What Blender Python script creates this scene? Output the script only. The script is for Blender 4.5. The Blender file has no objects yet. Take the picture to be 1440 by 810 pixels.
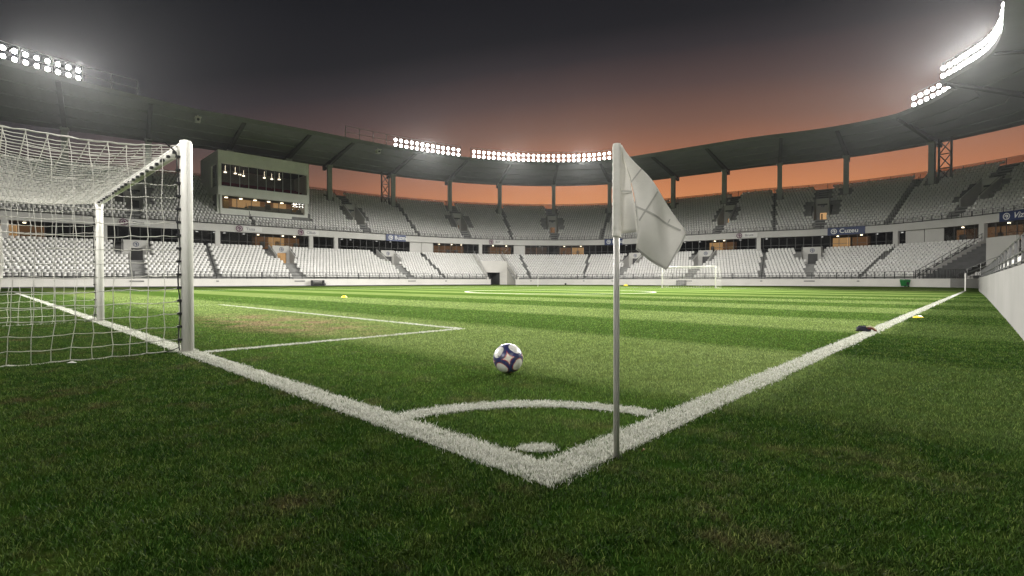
import bpy, math, random
import numpy as np
from mathutils import Vector, Matrix
random.seed(7); rng = np.random.default_rng(7)
C = bpy.context.scene
COL = C.collection
R = math.radians
HC = 0.854                        # eye height
FPX, CX, HZ = 708.0, 720.0, 394.5 # lens calibration used to survey the place

# ------------------------------------------------------------------ helpers
class MB:
    """collects faces of one mesh"""
    def __init__(s): s.v = []; s.f = []; s.m = []; s.mi = 0
    def add(s, vs, fs):
        b = len(s.v); s.v += [tuple(v) for v in vs]
        for f in fs: s.f.append(tuple(b + i for i in f)); s.m.append(s.mi)
    def quad(s, a, b, c, d): s.add([a, b, c, d], [(0, 1, 2, 3)])
    def hexa(s, p):  # 8 points: bottom 0-3 loop, top 4-7 loop
        s.add(p, [(3, 2, 1, 0), (4, 5, 6, 7), (0, 1, 5, 4), (1, 2, 6, 5), (2, 3, 7, 6), (3, 0, 4, 7)])
    def box(s, c, u, v, w, a, b, d):
        """centre c, unit axes u v w, half sizes a b d"""
        c, u, v, w = Vector(c), Vector(u) * a, Vector(v) * b, Vector(w) * d
        s.hexa([c - u - v - w, c + u - v - w, c + u + v - w, c - u + v - w, c - u - v + w, c + u - v + w, c + u + v + w, c - u + v + w])
    def abox(s, x0, x1, y0, y1, z0, z1):
        s.hexa([(x0, y0, z0), (x1, y0, z0), (x1, y1, z0), (x0, y1, z0), (x0, y0, z1), (x1, y0, z1), (x1, y1, z1), (x0, y1, z1)])
    def tube(s, pts, r, n=6, caps=True):
        pts = [Vector(p) for p in pts]; k = len(pts)
        rs = r if isinstance(r, (list, tuple)) else [r] * k
        b = len(s.v); ref = None
        for i, p in enumerate(pts):
            t = (pts[min(i + 1, k - 1)] - pts[max(i - 1, 0)]).normalized()
            a = Vector((0, 0, 1)) if abs(t.z) < .9 else Vector((1, 0, 0))
            u = t.cross(a).normalized()
            if ref is not None:
                u = (ref - t * ref.dot(t)).normalized()
            ref = u; w = t.cross(u)
            for j in range(n):
                an = 2 * math.pi * j / n
                s.v.append(tuple(p + (u * math.cos(an) + w * math.sin(an)) * rs[i]))
        for i in range(k - 1):
            for j in range(n):
                j2 = (j + 1) % n
                s.f.append((b + i * n + j, b + i * n + j2, b + (i + 1) * n + j2, b + (i + 1) * n + j)); s.m.append(s.mi)
        if caps:
            s.f.append(tuple(b + j for j in range(n))[::-1]); s.m.append(s.mi)
            s.f.append(tuple(b + (k - 1) * n + j for j in range(n))); s.m.append(s.mi)
    def lathe(s, c, prof, n=24, M=None):
        """prof: list of (r, z); axis z, then matrix M"""
        b = len(s.v); c = Vector(c)
        for r, z in prof:
            for j in range(n):
                an = 2 * math.pi * j / n
                p = Vector((r * math.cos(an), r * math.sin(an), z))
                if M is not None: p = M @ p
                s.v.append(tuple(c + p))
        for i in range(len(prof) - 1):
            for j in range(n):
                j2 = (j + 1) % n
                s.f.append((b + i * n + j, b + i * n + j2, b + (i + 1) * n + j2, b + (i + 1) * n + j)); s.m.append(s.mi)
    def build(s, name, mat, parent=None, smooth=False):
        me = bpy.data.meshes.new(name); me.from_pydata(s.v, [], s.f)
        for m in (mat if isinstance(mat, (list, tuple)) else [mat]): me.materials.append(m)
        if isinstance(mat, (list, tuple)): me.polygons.foreach_set('material_index', s.m)
        if smooth: me.polygons.foreach_set('use_smooth', [True] * len(me.polygons))
        me.update()
        return link(name, me, parent)

def link(name, data, parent=None):
    o = bpy.data.objects.new(name, data); COL.objects.link(o)
    if parent is not None: o.parent = parent
    return o
def np_mesh(name, V, F, mat, parent=None, attr=None, smooth=False):
    """V (n,3), F (m,k) arrays"""
    me = bpy.data.meshes.new(name); n = len(V); m, k = F.shape
    me.vertices.add(n); me.vertices.foreach_set('co', V.astype(np.float32).ravel())
    me.loops.add(m * k); me.loops.foreach_set('vertex_index', F.astype(np.int32).ravel())
    me.polygons.add(m); me.polygons.foreach_set('loop_start', np.arange(0, m * k, k, dtype=np.int32))
    me.update(calc_edges=True)
    if attr is not None:
        a = me.attributes.new('tint', 'FLOAT', 'POINT'); a.data.foreach_set('value', attr.astype(np.float32))
    if smooth: me.polygons.foreach_set('use_smooth', [True] * m)
    me.materials.append(mat); me.update()
    return link(name, me, parent)
def tag(o, label=None, cat=None, group=None, kind=None):
    if label: o['label'] = label
    if cat: o['category'] = cat
    if group: o['group'] = group
    if kind: o['kind'] = kind
    return o
def thing(name, label, cat, loc=(0, 0, 0), group=None):
    o = link(name, None); o.location = loc; o.empty_display_size = .2
    bpy.context.view_layer.update()
    return tag(o, label, cat, group)
def copy_tree(o, parent=None):
    c = o.copy(); COL.objects.link(c)
    if parent is not None: c.parent = parent
    for ch in list(o.children): copy_tree(ch, c)
    return c

# ------------------------------------------------------------------ materials
def new_mat(name):
    m = bpy.data.materials.new(name); m.use_nodes = True
    nt = m.node_tree; return m, nt, nt.nodes['Principled BSDF']
def node(nt, t, **kw):
    n = nt.nodes.new(t)
    for k, v in kw.items(): setattr(n, k, v)
    return n
def mth(nt, op, a, b=None, c=None, clamp=False):
    n = node(nt, 'ShaderNodeMath', operation=op, use_clamp=clamp)
    for i, x in enumerate((a, b, c)):
        if x is None: continue
        if isinstance(x, (int, float)): n.inputs[i].default_value = x
        else: nt.links.new(x, n.inputs[i])
    return n.outputs[0]
def mixc(nt, f, a, b, blend='MIX'):
    n = node(nt, 'ShaderNodeMix', data_type='RGBA', blend_type=blend)
    for i, x in ((0, f), (6, a), (7, b)):
        if isinstance(x, (int, float)): n.inputs[i].default_value = x
        elif isinstance(x, tuple): n.inputs[i].default_value = (*x, 1)
        else: nt.links.new(x, n.inputs[i])
    return n.outputs[2]
def noise(nt, vec, scale, detail=3, rough=.55):
    n = node(nt, 'ShaderNodeTexNoise'); n.inputs['Scale'].default_value = scale
    n.inputs['Detail'].default_value = detail; n.inputs['Roughness'].default_value = rough
    if vec is not None: nt.links.new(vec, n.inputs['Vector'])
    return n.outputs['Fac']
def position(nt): return node(nt, 'ShaderNodeNewGeometry').outputs['Position']
def ramp(nt, f, lo, hi):
    n = node(nt, 'ShaderNodeMapRange', clamp=True)
    nt.links.new(f, n.inputs[0]); n.inputs[1].default_value = lo; n.inputs[2].default_value = hi
    return n.outputs[0]
def paint(name, col, rough=.5, spec=.4, var=.15, scale=1.5, metal=0., bump=0., fine=30.):
    m, nt, b = new_mat(name)
    p = position(nt)
    f = noise(nt, p, scale, 5, .62)
    d = tuple(c * (1 - var * 1.6) for c in col); h = tuple(min(1, c * (1 + var)) for c in col)
    nt.links.new(mixc(nt, ramp(nt, f, .3, .7), d, h), b.inputs['Base Color'])
    b.inputs['Roughness'].default_value = rough; b.inputs['Metallic'].default_value = metal
    b.inputs['Specular IOR Level'].default_value = spec
    if bump:
        bn = node(nt, 'ShaderNodeBump'); bn.inputs['Strength'].default_value = bump; bn.inputs['Distance'].default_value = .02
        nt.links.new(noise(nt, p, fine, 3), bn.inputs['Height']); nt.links.new(bn.outputs[0], b.inputs['Normal'])
    return m
def glow(name, col, strength):
    m, nt, b = new_mat(name); nt.nodes.remove(b)
    e = node(nt, 'ShaderNodeEmission'); e.inputs[0].default_value = (*col, 1); e.inputs[1].default_value = strength
    nt.links.new(e.outputs[0], nt.nodes['Material Output'].inputs[0])
    return m
def glass(name, tint, gloss=.12, rough=.03):
    m, nt, b = new_mat(name); nt.nodes.remove(b)
    t = node(nt, 'ShaderNodeBsdfTransparent'); t.inputs[0].default_value = (*tint, 1)
    g = node(nt, 'ShaderNodeBsdfGlossy'); g.inputs['Roughness'].default_value = rough
    fr = node(nt, 'ShaderNodeFresnel'); fr.inputs[0].default_value = 1.5
    mx = node(nt, 'ShaderNodeMixShader')
    nt.links.new(mth(nt, 'ADD', fr.outputs[0], gloss * .4, clamp=True), mx.inputs[0])
    nt.links.new(t.outputs[0], mx.inputs[1]); nt.links.new(g.outputs[0], mx.inputs[2])
    nt.links.new(mx.outputs[0], nt.nodes['Material Output'].inputs[0])
    return m

CORNER = (.155, 2.06)              # outer corner of the field markings
TX, TY = .687, .726               # along the touchline
GX, GY = -.726, .687              # along the goal line
def fld(g, t): return (CORNER[0] + GX * g + TX * t, CORNER[1] + GY * g + TY * t)

def grass_colour(nt, tint=None):
    """turf colour from the place itself: mown bands, blotches, worn soil, dimness painted in outside the lines"""
    p = position(nt)
    sp = node(nt, 'ShaderNodeSeparateXYZ'); nt.links.new(p, sp.inputs[0])
    dx = mth(nt, 'SUBTRACT', sp.outputs[0], CORNER[0]); dy = mth(nt, 'SUBTRACT', sp.outputs[1], CORNER[1])
    t = mth(nt, 'ADD', mth(nt, 'MULTIPLY', dx, TX), mth(nt, 'MULTIPLY', dy, TY))
    g = mth(nt, 'ADD', mth(nt, 'MULTIPLY', dx, GX), mth(nt, 'MULTIPLY', dy, GY))
    wob = mth(nt, 'MULTIPLY', mth(nt, 'SUBTRACT', noise(nt, p, 1.1, 2), .5), .35)
    ph = mth(nt, 'DIVIDE', mth(nt, 'ADD', mth(nt, 'SUBTRACT', t, 1.9), wob), 3.15)
    tri = mth(nt, 'PINGPONG', mth(nt, 'ADD', ph, .5), 1.)
    band = ramp(nt, tri, .42, .58)                       # 1 = light band
    band = mth(nt, 'MULTIPLY', band, ramp(nt, t, 1.2, 1.9))
    band = mth(nt, 'MULTIPLY', band, mth(nt, 'ADD', .25, mth(nt, 'MULTIPLY', ramp(nt, g, -.25, .15), .75)))
    n1 = noise(nt, p, .55, 4); n2 = noise(nt, p, 5., 4)
    dark = mixc(nt, ramp(nt, n1, .3, .7), (.042, .088, .014), (.058, .108, .021))
    dim_turf = mixc(nt, ramp(nt, n1, .3, .7), (.0105, .031, .0045), (.022, .052, .008))  # dim foreground light put into the turf colour outside the lines
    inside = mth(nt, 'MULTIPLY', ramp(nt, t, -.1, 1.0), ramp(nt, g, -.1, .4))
    dark = mixc(nt, mth(nt, 'ADD', .1, mth(nt, 'MULTIPLY', inside, .9)), dim_turf, dark)
    light = mixc(nt, ramp(nt, n1, .3, .7), (.122, .176, .050), (.150, .202, .070))
    c = mixc(nt, band, dark, light)
    c = mixc(nt, mth(nt, 'MULTIPLY', ramp(nt, n2, .42, .8), .45), c, (.085, .105, .025))
    # worn soil in the goal mouth
    ex = mth(nt, 'DIVIDE', mth(nt, 'SUBTRACT', g, 9.2), 3.6); ey = mth(nt, 'DIVIDE', mth(nt, 'SUBTRACT', t, 2.5), 1.3)
    e = mth(nt, 'ADD', mth(nt, 'MULTIPLY', ex, ex), mth(nt, 'MULTIPLY', ey, ey))
    wear = mth(nt, 'MULTIPLY', ramp(nt, mth(nt, 'SUBTRACT', 1.25, e), 0., 1.), ramp(nt, noise(nt, p, 1.7, 5, .65), .40, .60))
    # thin scuffs in the foreground
    sc = ramp(nt, noise(nt, p, 1.9, 6, .72), .53, .68)
    near = mth(nt, 'SUBTRACT', 1., ramp(nt, t, -1., 2.5))
    wear = mth(nt, 'MAXIMUM', mth(nt, 'MULTIPLY', wear, .95), mth(nt, 'MULTIPLY', mth(nt, 'MULTIPLY', sc, near), .75))
    c = mixc(nt, wear, c, mixc(nt, near, (.22, .16, .10), (.060, .042, .022)))
    if tint is not None:
        at = node(nt, 'ShaderNodeAttribute', attribute_name='tint')
        c = mixc(nt, mth(nt, 'MULTIPLY', ramp(nt, at.outputs['Fac'], .80, 1.), .30), c, (.15, .16, .05))
        v = mth(nt, 'ADD', .42, mth(nt, 'MULTIPLY', at.outputs['Fac'], 1.65))
        vm = node(nt, 'ShaderNodeVectorMath', operation='SCALE'); nt.links.new(c, vm.inputs[0]); nt.links.new(v, vm.inputs['Scale'])
        c = vm.outputs[0]
    return c, p
def mat_ground():
    m, nt, b = new_mat('turf')
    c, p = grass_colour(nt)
    f = noise(nt, p, 55., 4, .7)
    c = mixc(nt, ramp(nt, f, .25, .75), mixc(nt, 1., c, (.60, .60, .55), 'MULTIPLY'), mixc(nt, 1., c, (1.28, 1.25, 1.2), 'MULTIPLY'))
    nt.links.new(c, b.inputs['Base Color']); b.inputs['Roughness'].default_value = 1.; b.inputs['Specular IOR Level'].default_value = 0.
    bn = node(nt, 'ShaderNodeBump'); bn.inputs['Strength'].default_value = .8; bn.inputs['Distance'].default_value = .03
    nt.links.new(noise(nt, p, 40., 4, .75), bn.inputs['Height']); nt.links.new(bn.outputs[0], b.inputs['Normal'])
    return m
def blade_shader(name, white):
    m, nt, b = new_mat(name)
    if white:
        at = node(nt, 'ShaderNodeAttribute', attribute_name='tint')
        c = mixc(nt, at.outputs['Fac'], (.26, .28, .21), (.74, .73, .68))
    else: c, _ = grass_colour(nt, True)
    nt.links.new(c, b.inputs['Base Color']); b.inputs['Roughness'].default_value = .6; b.inputs['Specular IOR Level'].default_value = .06
    tr = node(nt, 'ShaderNodeBsdfTranslucent'); nt.links.new(c, tr.inputs[0])
    mx = node(nt, 'ShaderNodeMixShader'); mx.inputs[0].default_value = .38
    nt.links.new(b.outputs[0], mx.inputs[1]); nt.links.new(tr.outputs[0], mx.inputs[2])
    nt.links.new(mx.outputs[0], nt.nodes['Material Output'].inputs[0])
    return m
M = dict(
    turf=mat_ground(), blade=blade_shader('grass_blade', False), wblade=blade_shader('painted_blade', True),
    chalk=paint('line_paint', (.66, .66, .61), .8, .1, .10, 9., bump=.4),
    walldim=paint('dimmed_painted_concrete', (.20, .196, .184), .75, .2, .08, .5, bump=.1),  # wall paint darkened: weaker light on the right run put into its colour
    wall=paint('painted_concrete', (.62, .60, .56), .7, .2, .05, .35, bump=.08),
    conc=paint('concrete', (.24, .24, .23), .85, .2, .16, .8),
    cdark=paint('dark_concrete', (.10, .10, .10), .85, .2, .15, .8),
    fascia=paint('fascia_concrete', (.50, .49, .465), .7, .2, .06, .3),
    seat=paint('seat_plastic', (.74, .73, .70), .45, .4, .07, 1.3),
    roof=paint('roof_sheet', (.24, .25, .245), .6, .3, .07, .25),
    rafter=paint('rafter_steel', (.085, .088, .088), .55, .4, .1, .6),
    column=paint('column_paint', (.40, .41, .40), .6, .3, .08, .5),
    rail=paint('rail_steel', (.055, .056, .055), .5, .4, .1, 1.),
    railg=paint('galvanised_rail', (.42, .42, .41), .45, .5, .1, 1., metal=.5),
    press=paint('press_box_cladding', (.80, .80, .75), .6, .3, .06, .4),
    white=paint('white_enamel', (.64, .63, .59), .35, .5, .04, 2.),
    net=paint('net_cord', (.56, .55, .50), .8, .2, .1, 6.),
    black=paint('black_plastic', (.018, .018, .02), .5, .4, .1, 4.),
    pole=paint('pole_plastic', (.50, .49, .45), .38, .5, .07, 5.),
    flag=paint('flag_cloth', (.80, .78, .72), .85, .15, .05, 9., bump=.15, fine=180.),
    seam=paint('flag_seam', (.50, .49, .45), .85, .15, .05, 9.),
    blue=paint('blue_board', (.012, .028, .10), .4, .4, .06, 1.),
    letter=paint('board_lettering', (.75, .75, .74), .5, .3, .03, 1.),
    plum=paint('plum_print', (.11, .025, .075), .5, .3, .05, 1.),
    navy=paint('navy_print', (.05, .06, .12), .5, .3, .05, 1.),
    greyprint=paint('grey_print', (.22, .22, .23), .5, .3, .05, 1.),
    sign=paint('sign_board', (.60, .59, .57), .5, .3, .03, 1.),
    yellow=paint('yellow_plastic', (.80, .62, .02), .4, .4, .05, 6.),
    green=paint('green_plastic', (.012, .16, .035), .4, .4, .08, 3.),
    cloth=paint('dark_cloth', (.012, .012, .020), .8, .2, .3, 20.),
    red=paint('red_cloth', (.10, .018, .018), .7, .2, .2, 20.),
    strap=paint('pale_strap', (.36, .30, .18), .7, .2, .1, 20.),
    leaf=paint('dry_leaf', (.20, .13, .06), .8, .2, .3, 60.),
    magenta=paint('magenta_upholstery', (.20, .012, .05), .7, .2, .1, 1.),
    wood=paint('wood_panel', (.40, .24, .10), .5, .3, .2, 1.),
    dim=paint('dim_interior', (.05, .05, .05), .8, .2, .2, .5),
    glassd=glass('dark_glass', (.45, .46, .46), .10), glassp=glass('press_glass', (.72, .72, .71), .10), pale=paint('pale_interior', (.30, .29, .27), .8, .2, .2, .5),
    glassc=glass('clear_glass', (.80, .80, .78), .06),
    tinted=glass('tinted_panel', (.40, .34, .31), .02, .2),
    lamp=glow('floodlight_lens', (1., .975, .93), 30.),
    warm=glow('warm_room_wall', (1., .58, .25), .42), warmlo=glow('warm_room_wall_low', (1., .50, .22), .12),
    bulb=glow('ceiling_bulb', (1., .86, .62), 6.), coldbulb=glow('cold_bulb', (1., .96, .88), 3.),
)

# ------------------------------------------------------------------ plan of the bowl (front edge of the upper tier)
pts = np.array([(-100, 22), (-90, 38), (-78, 53), (-68, 63), (-58, 71.5), (-45, 81.5), (-31.5, 93), (-20, 102.5), (-8, 109.5), (6, 113), (20, 111.5),
                (33, 102.5), (44, 94), (54, 88.5), (60.5, 82), (64, 74), (65.5, 66), (65, 58), (60.5, 49), (48, 35.4), (35, 21), (17.5, 1.8), (14, -2.0)], float)
def catmull(P, n=24):
    out = []
    Q = np.vstack([2 * P[0] - P[1], P, 2 * P[-1] - P[-2]])
    for i in range(1, len(Q) - 2):
        for k in range(n):
            t = k / n; a, b, c, d = Q[i - 1:i + 3]
            out.append(.5 * (2 * b + (c - a) * t + (2 * a - 5 * b + 4 * c - d) * t * t + (3 * b - a - 3 * c + d) * t ** 3))
    out.append(P[-1]); return np.array(out)
def resample(P, ds):
    L = np.r_[0, np.cumsum(np.linalg.norm(np.diff(P, axis=0), axis=1))]
    s = np.arange(0, L[-1], ds); return np.c_[np.interp(s, L, P[:, 0]), np.interp(s, L, P[:, 1])]
DS = .25
cv = resample(catmull(pts), DS)
k = np.exp(-.5 * (np.arange(-24, 25) / 9.) ** 2); k /= k.sum()
pad = np.vstack([cv[0] + (cv[0] - cv[1]) * np.arange(24, 0, -1)[:, None], cv, cv[-1] + (cv[-1] - cv[-2]) * np.arange(1, 25)[:, None]])
cv = resample(np.c_[np.convolve(pad[:, 0], k, 'valid'), np.convolve(pad[:, 1], k, 'valid')], DS)
tan = np.gradient(cv, axis=0); tan /= np.linalg.norm(tan, axis=1)[:, None]
nor = np.c_[-tan[:, 1], tan[:, 0]]                     # outward
S = np.arange(len(cv)) * DS; SMAX = S[-1]
def fr(s):
    p = np.array([np.interp(s, S, cv[:, 0]), np.interp(s, S, cv[:, 1])]); n = np.array([np.interp(s, S, nor[:, 0]), np.interp(s, S, nor[:, 1])])
    return p, n / np.linalg.norm(n)
def P3(s, off, z):
    p, n = fr(s); q = p + n * off; return Vector((q[0], q[1], z))
def axes(s):
    _, n = fr(s); return Vector((n[1], -n[0], 0)), Vector((n[0], n[1], 0)), Vector((0, 0, 1))   # along, outward, up
def pxof(v): return CX + FPX * v[0] / v[1]
_scan = S[::2]
def s_at(px, off=0., ):
    """distance along the bowl of the place seen in direction px"""
    q = np.array([fr(s)[0] + fr(s)[1] * off for s in _scan])
    ok = q[:, 1] > 5
    x = np.where(ok, CX + FPX * q[:, 0] / np.maximum(q[:, 1], .1), 9e9)
    lim = np.argmax(q[:, 1])
    j = int(np.argmin(np.abs(x - px))); return float(_scan[j])

NL, NU = 14, 18
OL, RL, ZL, HL = -11., .78, 1.05, .37                  # lower tier: first offset, run, first height, rise
OU, RU, ZU, HU = .5, .8, 9.75, .54
def lrow(i): return OL + .15 + RL * i, ZL + HL * i
def urow(j): return OU + RU * j, ZU + HU * j
Z_GL0, Z_F0, Z_F1 = 6.55, 8.73, 9.86

uvom = [s_at(x, 7.) for x in (192, 500, 647, 778, 1020, 1157, 1375)]
lvom = [s_at(x, -2.) for x in (192, 395, 548, 893, 992, 1142)]
uthin = [s_at(x, 7.) for x in (345, 573, 714, 850, 925, 1090, 1270)]
lthin = [s_at(x, -5.) for x in (300, 608, 738, 824, 1072, 1238)]
sT = s_at(703, -9.)                                     # players' tunnel
GAP0, GAP1 = s_at(1287, -11.), s_at(1287, -11.) + 13.   # corner passage at right
cols = [s_at(x, 12.) for x in (95, 211, 326, 407, 466, 553, 632, 704, 779, 858, 946, 1016, 1096, 1187, 1308)] + [0, 0]
cols[-2], cols[-1] = cols[-3] + 14, cols[-3] + 28
cols = [cols[0] - 24, cols[0] - 12] + cols

# ------------------------------------------------------------------ ground
mb = MB(); mb.quad((-600, -300, 0), (600, -300, 0), (600, 900, 0), (-600, 900, 0))
tag(mb.build('ground', M['turf']), kind='structure')

# blades of the near turf, painted where the markings run
LW = .20
def in_marking(x, y):
    dx, dy = x - CORNER[0], y - CORNER[1]
    t = dx * TX + dy * TY; g = dx * GX + dy * GY
    ragg = rng.normal(0, .012, len(x))
    m = np.zeros(len(x), int)
    goal = (t > ragg) & (t < LW + ragg) & (g > ragg); touch = (g > ragg) & (g < LW + ragg) & (t > ragg)
    r = np.hypot(t - .1, g - .1)
    arc = (np.abs(r - 1.24 - ragg) < .085) & (t > 0) & (g > 0)
    box = (np.abs(g - 5.42 - ragg) < .06) & (t > 0) & (t < 4.25)
    box |= (np.abs(t - 4.19 - ragg) < .06) & (g > 5.36) & (g < 18.4)
    spot = np.hypot((x - .125) / 1.15, (y - 2.54) * 1.35) < .08 + ragg
    thin = rng.uniform(0, 1, len(x)) < .10 + .16 * (np.sin(x * 9 + 2 * np.sin(y * 5)) * np.sin(y * 11 + x * 3) > .25)
    m[touch] = 2; m[goal] = 1; m[arc & (m == 0)] = 3; m[box & (m == 0)] = 4; m[spot] = 5; m[thin] = 0
    return m
def blades(x, y, white):
    n = len(x)
    h = rng.uniform(.010, .0215, n) * (1. if not white else 1.1); w = np.maximum(.0016, .00062 * y) * rng.uniform(.7, 1.3, n)
    az = rng.uniform(0, 2 * np.pi, n); ln = rng.uniform(.15, 1.2, n) * h; la = rng.uniform(0, 2 * np.pi, n)
    wx, wy = np.cos(az) * w, np.sin(az) * w; lx, ly = np.cos(la) * ln, np.sin(la) * ln
    V = np.empty((n, 5, 3))
    V[:, 0] = np.c_[x - wx, y - wy, np.zeros(n)]; V[:, 1] = np.c_[x + wx, y + wy, np.zeros(n)]
    V[:, 2] = np.c_[x + wx * .8 + lx * .35, y + wy * .8 + ly * .35, h * .6]; V[:, 3] = np.c_[x - wx * .8 + lx * .35, y - wy * .8 + ly * .35, h * .6]
    V[:, 4] = np.c_[x + lx, y + ly, h]
    b = np.arange(n)[:, None] * 5
    F = np.concatenate([b + np.array([[0, 1, 2]]), b + np.array([[0, 2, 3]]), b + np.array([[3, 2, 4]])])
    return V.reshape(-1, 3), F, np.repeat(rng.uniform(0, 1, n), 5)
DENS = 19000.
xs, ys = [], []
zedge = np.r_[np.arange(.9, 4, .2), np.arange(4, 27.1, .5)]
for a, b in zip(zedge[:-1], zedge[1:]):
    zc = (a + b) / 2; wdt = 1.12 * zc + .6
    d = DENS * min(1., (2.1 / zc) ** 1.5) * (1. if zc < 16 else (27.5 - zc) / 11.5)
    n = int(d * 2 * wdt * (b - a)); xs.append(rng.uniform(-wdt, wdt, n)); ys.append(rng.uniform(a, b, n))
bx, by = np.concatenate(xs), np.concatenate(ys)
# clumping: drop blades where a coarse field is low
cl = np.sin(bx * 7.1 + 2 * np.sin(by * 5.3)) * np.sin(by * 8.7 + 1.7 * np.sin(bx * 4.1)) + rng.normal(0, .6, len(bx))
keep = cl > -.75; bx, by = bx[keep], by[keep]
mk = in_marking(bx, by)
V, F, A = blades(bx[mk == 0], by[mk == 0], False)
tag(np_mesh('grass', V, F, M['blade'], attr=A), kind='stuff')

def strip(name, poly, w, z=.004, closed=False):
    """flat painted band along a polyline (centre line)"""
    P = [Vector((x, y, 0)) for x, y in poly]; mb = MB(); n = len(P)
    L = []
    for i in range(n):
        a = P[(i - 1) % n] if closed or i else P[i]; b = P[(i + 1) % n] if closed or i < n - 1 else P[i]
        t = (b - a).normalized(); nn = Vector((-t.y, t.x, 0))
        L.append((P[i] + nn * w / 2 + Vector((0, 0, z)), P[i] - nn * w / 2 + Vector((0, 0, z))))
    for i in range(n if closed else n - 1):
        a, b = L[i], L[(i + 1) % n]; mb.quad(a[1], b[1], b[0], a[0])
    return mb
def marking(name, mbs, code):
    """painted band plus the painted blades standing in it, one object"""
    sel = mk == code if code else np.zeros(len(mk), bool)
    me = MB()
    for m_ in mbs: me.add(m_.v, m_.f)
    V0 = np.array(me.v); F0 = []
    for f in me.f: F0 += [(f[0], f[1], f[2]), (f[0], f[2], f[3])] if len(f) == 4 else [f]
    F0 = np.array(F0); A0 = np.full(len(V0), .25 if code else .8)
    if sel.any():
        xx, yy = bx[sel], by[sel]; rep = 2
        xx = np.concatenate([xx] + [xx + rng.normal(0, .012, len(xx)) for _ in range(rep)]); yy = np.concatenate([yy] + [yy + rng.normal(0, .012, len(yy)) for _ in range(rep)])
        V1, F1, A1 = blades(xx, yy, True)
        F0 = np.concatenate([F0, F1 + len(V0)]); V0 = np.concatenate([V0, V1]); A0 = np.concatenate([A0, A1])
    return tag(np_mesh(name, V0, F0, M['wblade'], attr=A0), kind='structure')
h = LW / 2
marking('goal_line_marking', [strip('', [fld(LW + .001, h), fld(47, h)], LW)], 1)
marking('touchline_marking', [strip('', [fld(h, 0), fld(h, 55)], LW)], 2)
arc = [fld(.1 + 1.24 * math.sin(a), .1 + 1.24 * math.cos(a)) for a in np.linspace(math.asin(.15 / 1.24), math.pi / 2 - math.asin(.15 / 1.24), 24)]
marking('corner_arc_marking', [strip('', arc, .15, .008)], 3)
marking('goal_area_marking', [strip('', [fld(5.42, LW), fld(5.42, 4.13)], .12, .006), strip('', [fld(5.36, 4.19), fld(18.4, 4.19)], .12, .006), strip('', [fld(18.34, LW), fld(18.34, 4.13)], .12, .006)], 4)
sm = MB(); sm.add([(.125 + .085 * 1.15 * math.cos(a), 2.54 + .06 * math.sin(a), .006) for a in np.linspace(0, 2 * math.pi, 25)[:-1]], [])
cidx = len(sm.v); sm.v.append((.125, 2.535, .006)); sm.f = [(i, (i + 1) % 24, cidx) for i in range(24)]
marking('spot_marking', [sm], 5)
cc = (3.6, 38.7)
circ = [(cc[0] + 7.1 * math.cos(a), cc[1] + 7.1 * math.sin(a)) for a in np.linspace(0, 2 * math.pi, 73)[:-1]]
marking('centre_circle_marking', [strip('', circ, .26, .006, True)], 0)
marking('far_goal_line_marking', [strip('', [fld(LW, 55), fld(47, 55)], LW, .006)], 0)
marking('far_touchline_marking', [strip('', [fld(47, 0), fld(47, 55)], LW, .006)], 0)
marking('far_goal_area_marking', [strip('', [fld(17.5, 54.8), fld(17.5, 50.7)], .14, .006), strip('', [fld(17.4, 50.6), fld(30.6, 50.6)], .14, .006), strip('', [fld(30.5, 54.8), fld(30.5, 50.7)], .14, .006)], 0)

# ------------------------------------------------------------------ stand: terraces with openings
holes_l = [(s - 1.55, s + 1.55, 8, NL - 1) for s in lvom] + [(sT - 3.2, sT + 3.2, 0, 7), (GAP0, GAP1, 0, NL - 1)]
holes_u = [(s - 1.3, s + 1.3, 5, 10) for s in uvom]
def terrace(rowf, n, holes, rise, run, s0, s1):
    brk = sorted(set([s0, s1] + [b for h_ in holes for b in h_[:2]])); g = []
    for a, b in zip(brk[:-1], brk[1:]):
        k_ = max(1, int(math.ceil((b - a) / 1.6))); g += list(np.linspace(a, b, k_ + 1)[:-1])
    g.append(s1); mb = MB()
    for a, b in zip(g[:-1], g[1:]):
        m_ = (a + b) / 2
        for i in range(n):
            if any(h_[0] < m_ < h_[1] and h_[2] <= i <= h_[3] for h_ in holes): continue
            o, z = rowf(i)
            mb.quad(P3(a, o, z - rise), P3(b, o, z - rise), P3(b, o, z), P3(a, o, z))
            mb.quad(P3(a, o, z), P3(b, o, z), P3(b, o + run, z), P3(a, o + run, z))
    return mb
S0, S1 = 2., SMAX - .5
stand = thing('grandstand', 'two tiered concrete bowl of terracing that rings the whole pitch behind the white wall', 'grandstand', (6, 113, 0))
def sub(o):
    """parent to the stand's Empty keeping world coordinates"""
    return keep_world(o, stand)
def keep_world(o, p):
    o.parent = p; o.matrix_parent_inverse = p.matrix_world.inverted(); return o
sub(terrace(lrow, NL, holes_l, HL, RL, S0, S1).build('lower_terrace', M['conc']))
sub(terrace(urow, NU, holes_u, HU, RU, S0, S1).build('upper_terrace', M['conc']))
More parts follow.
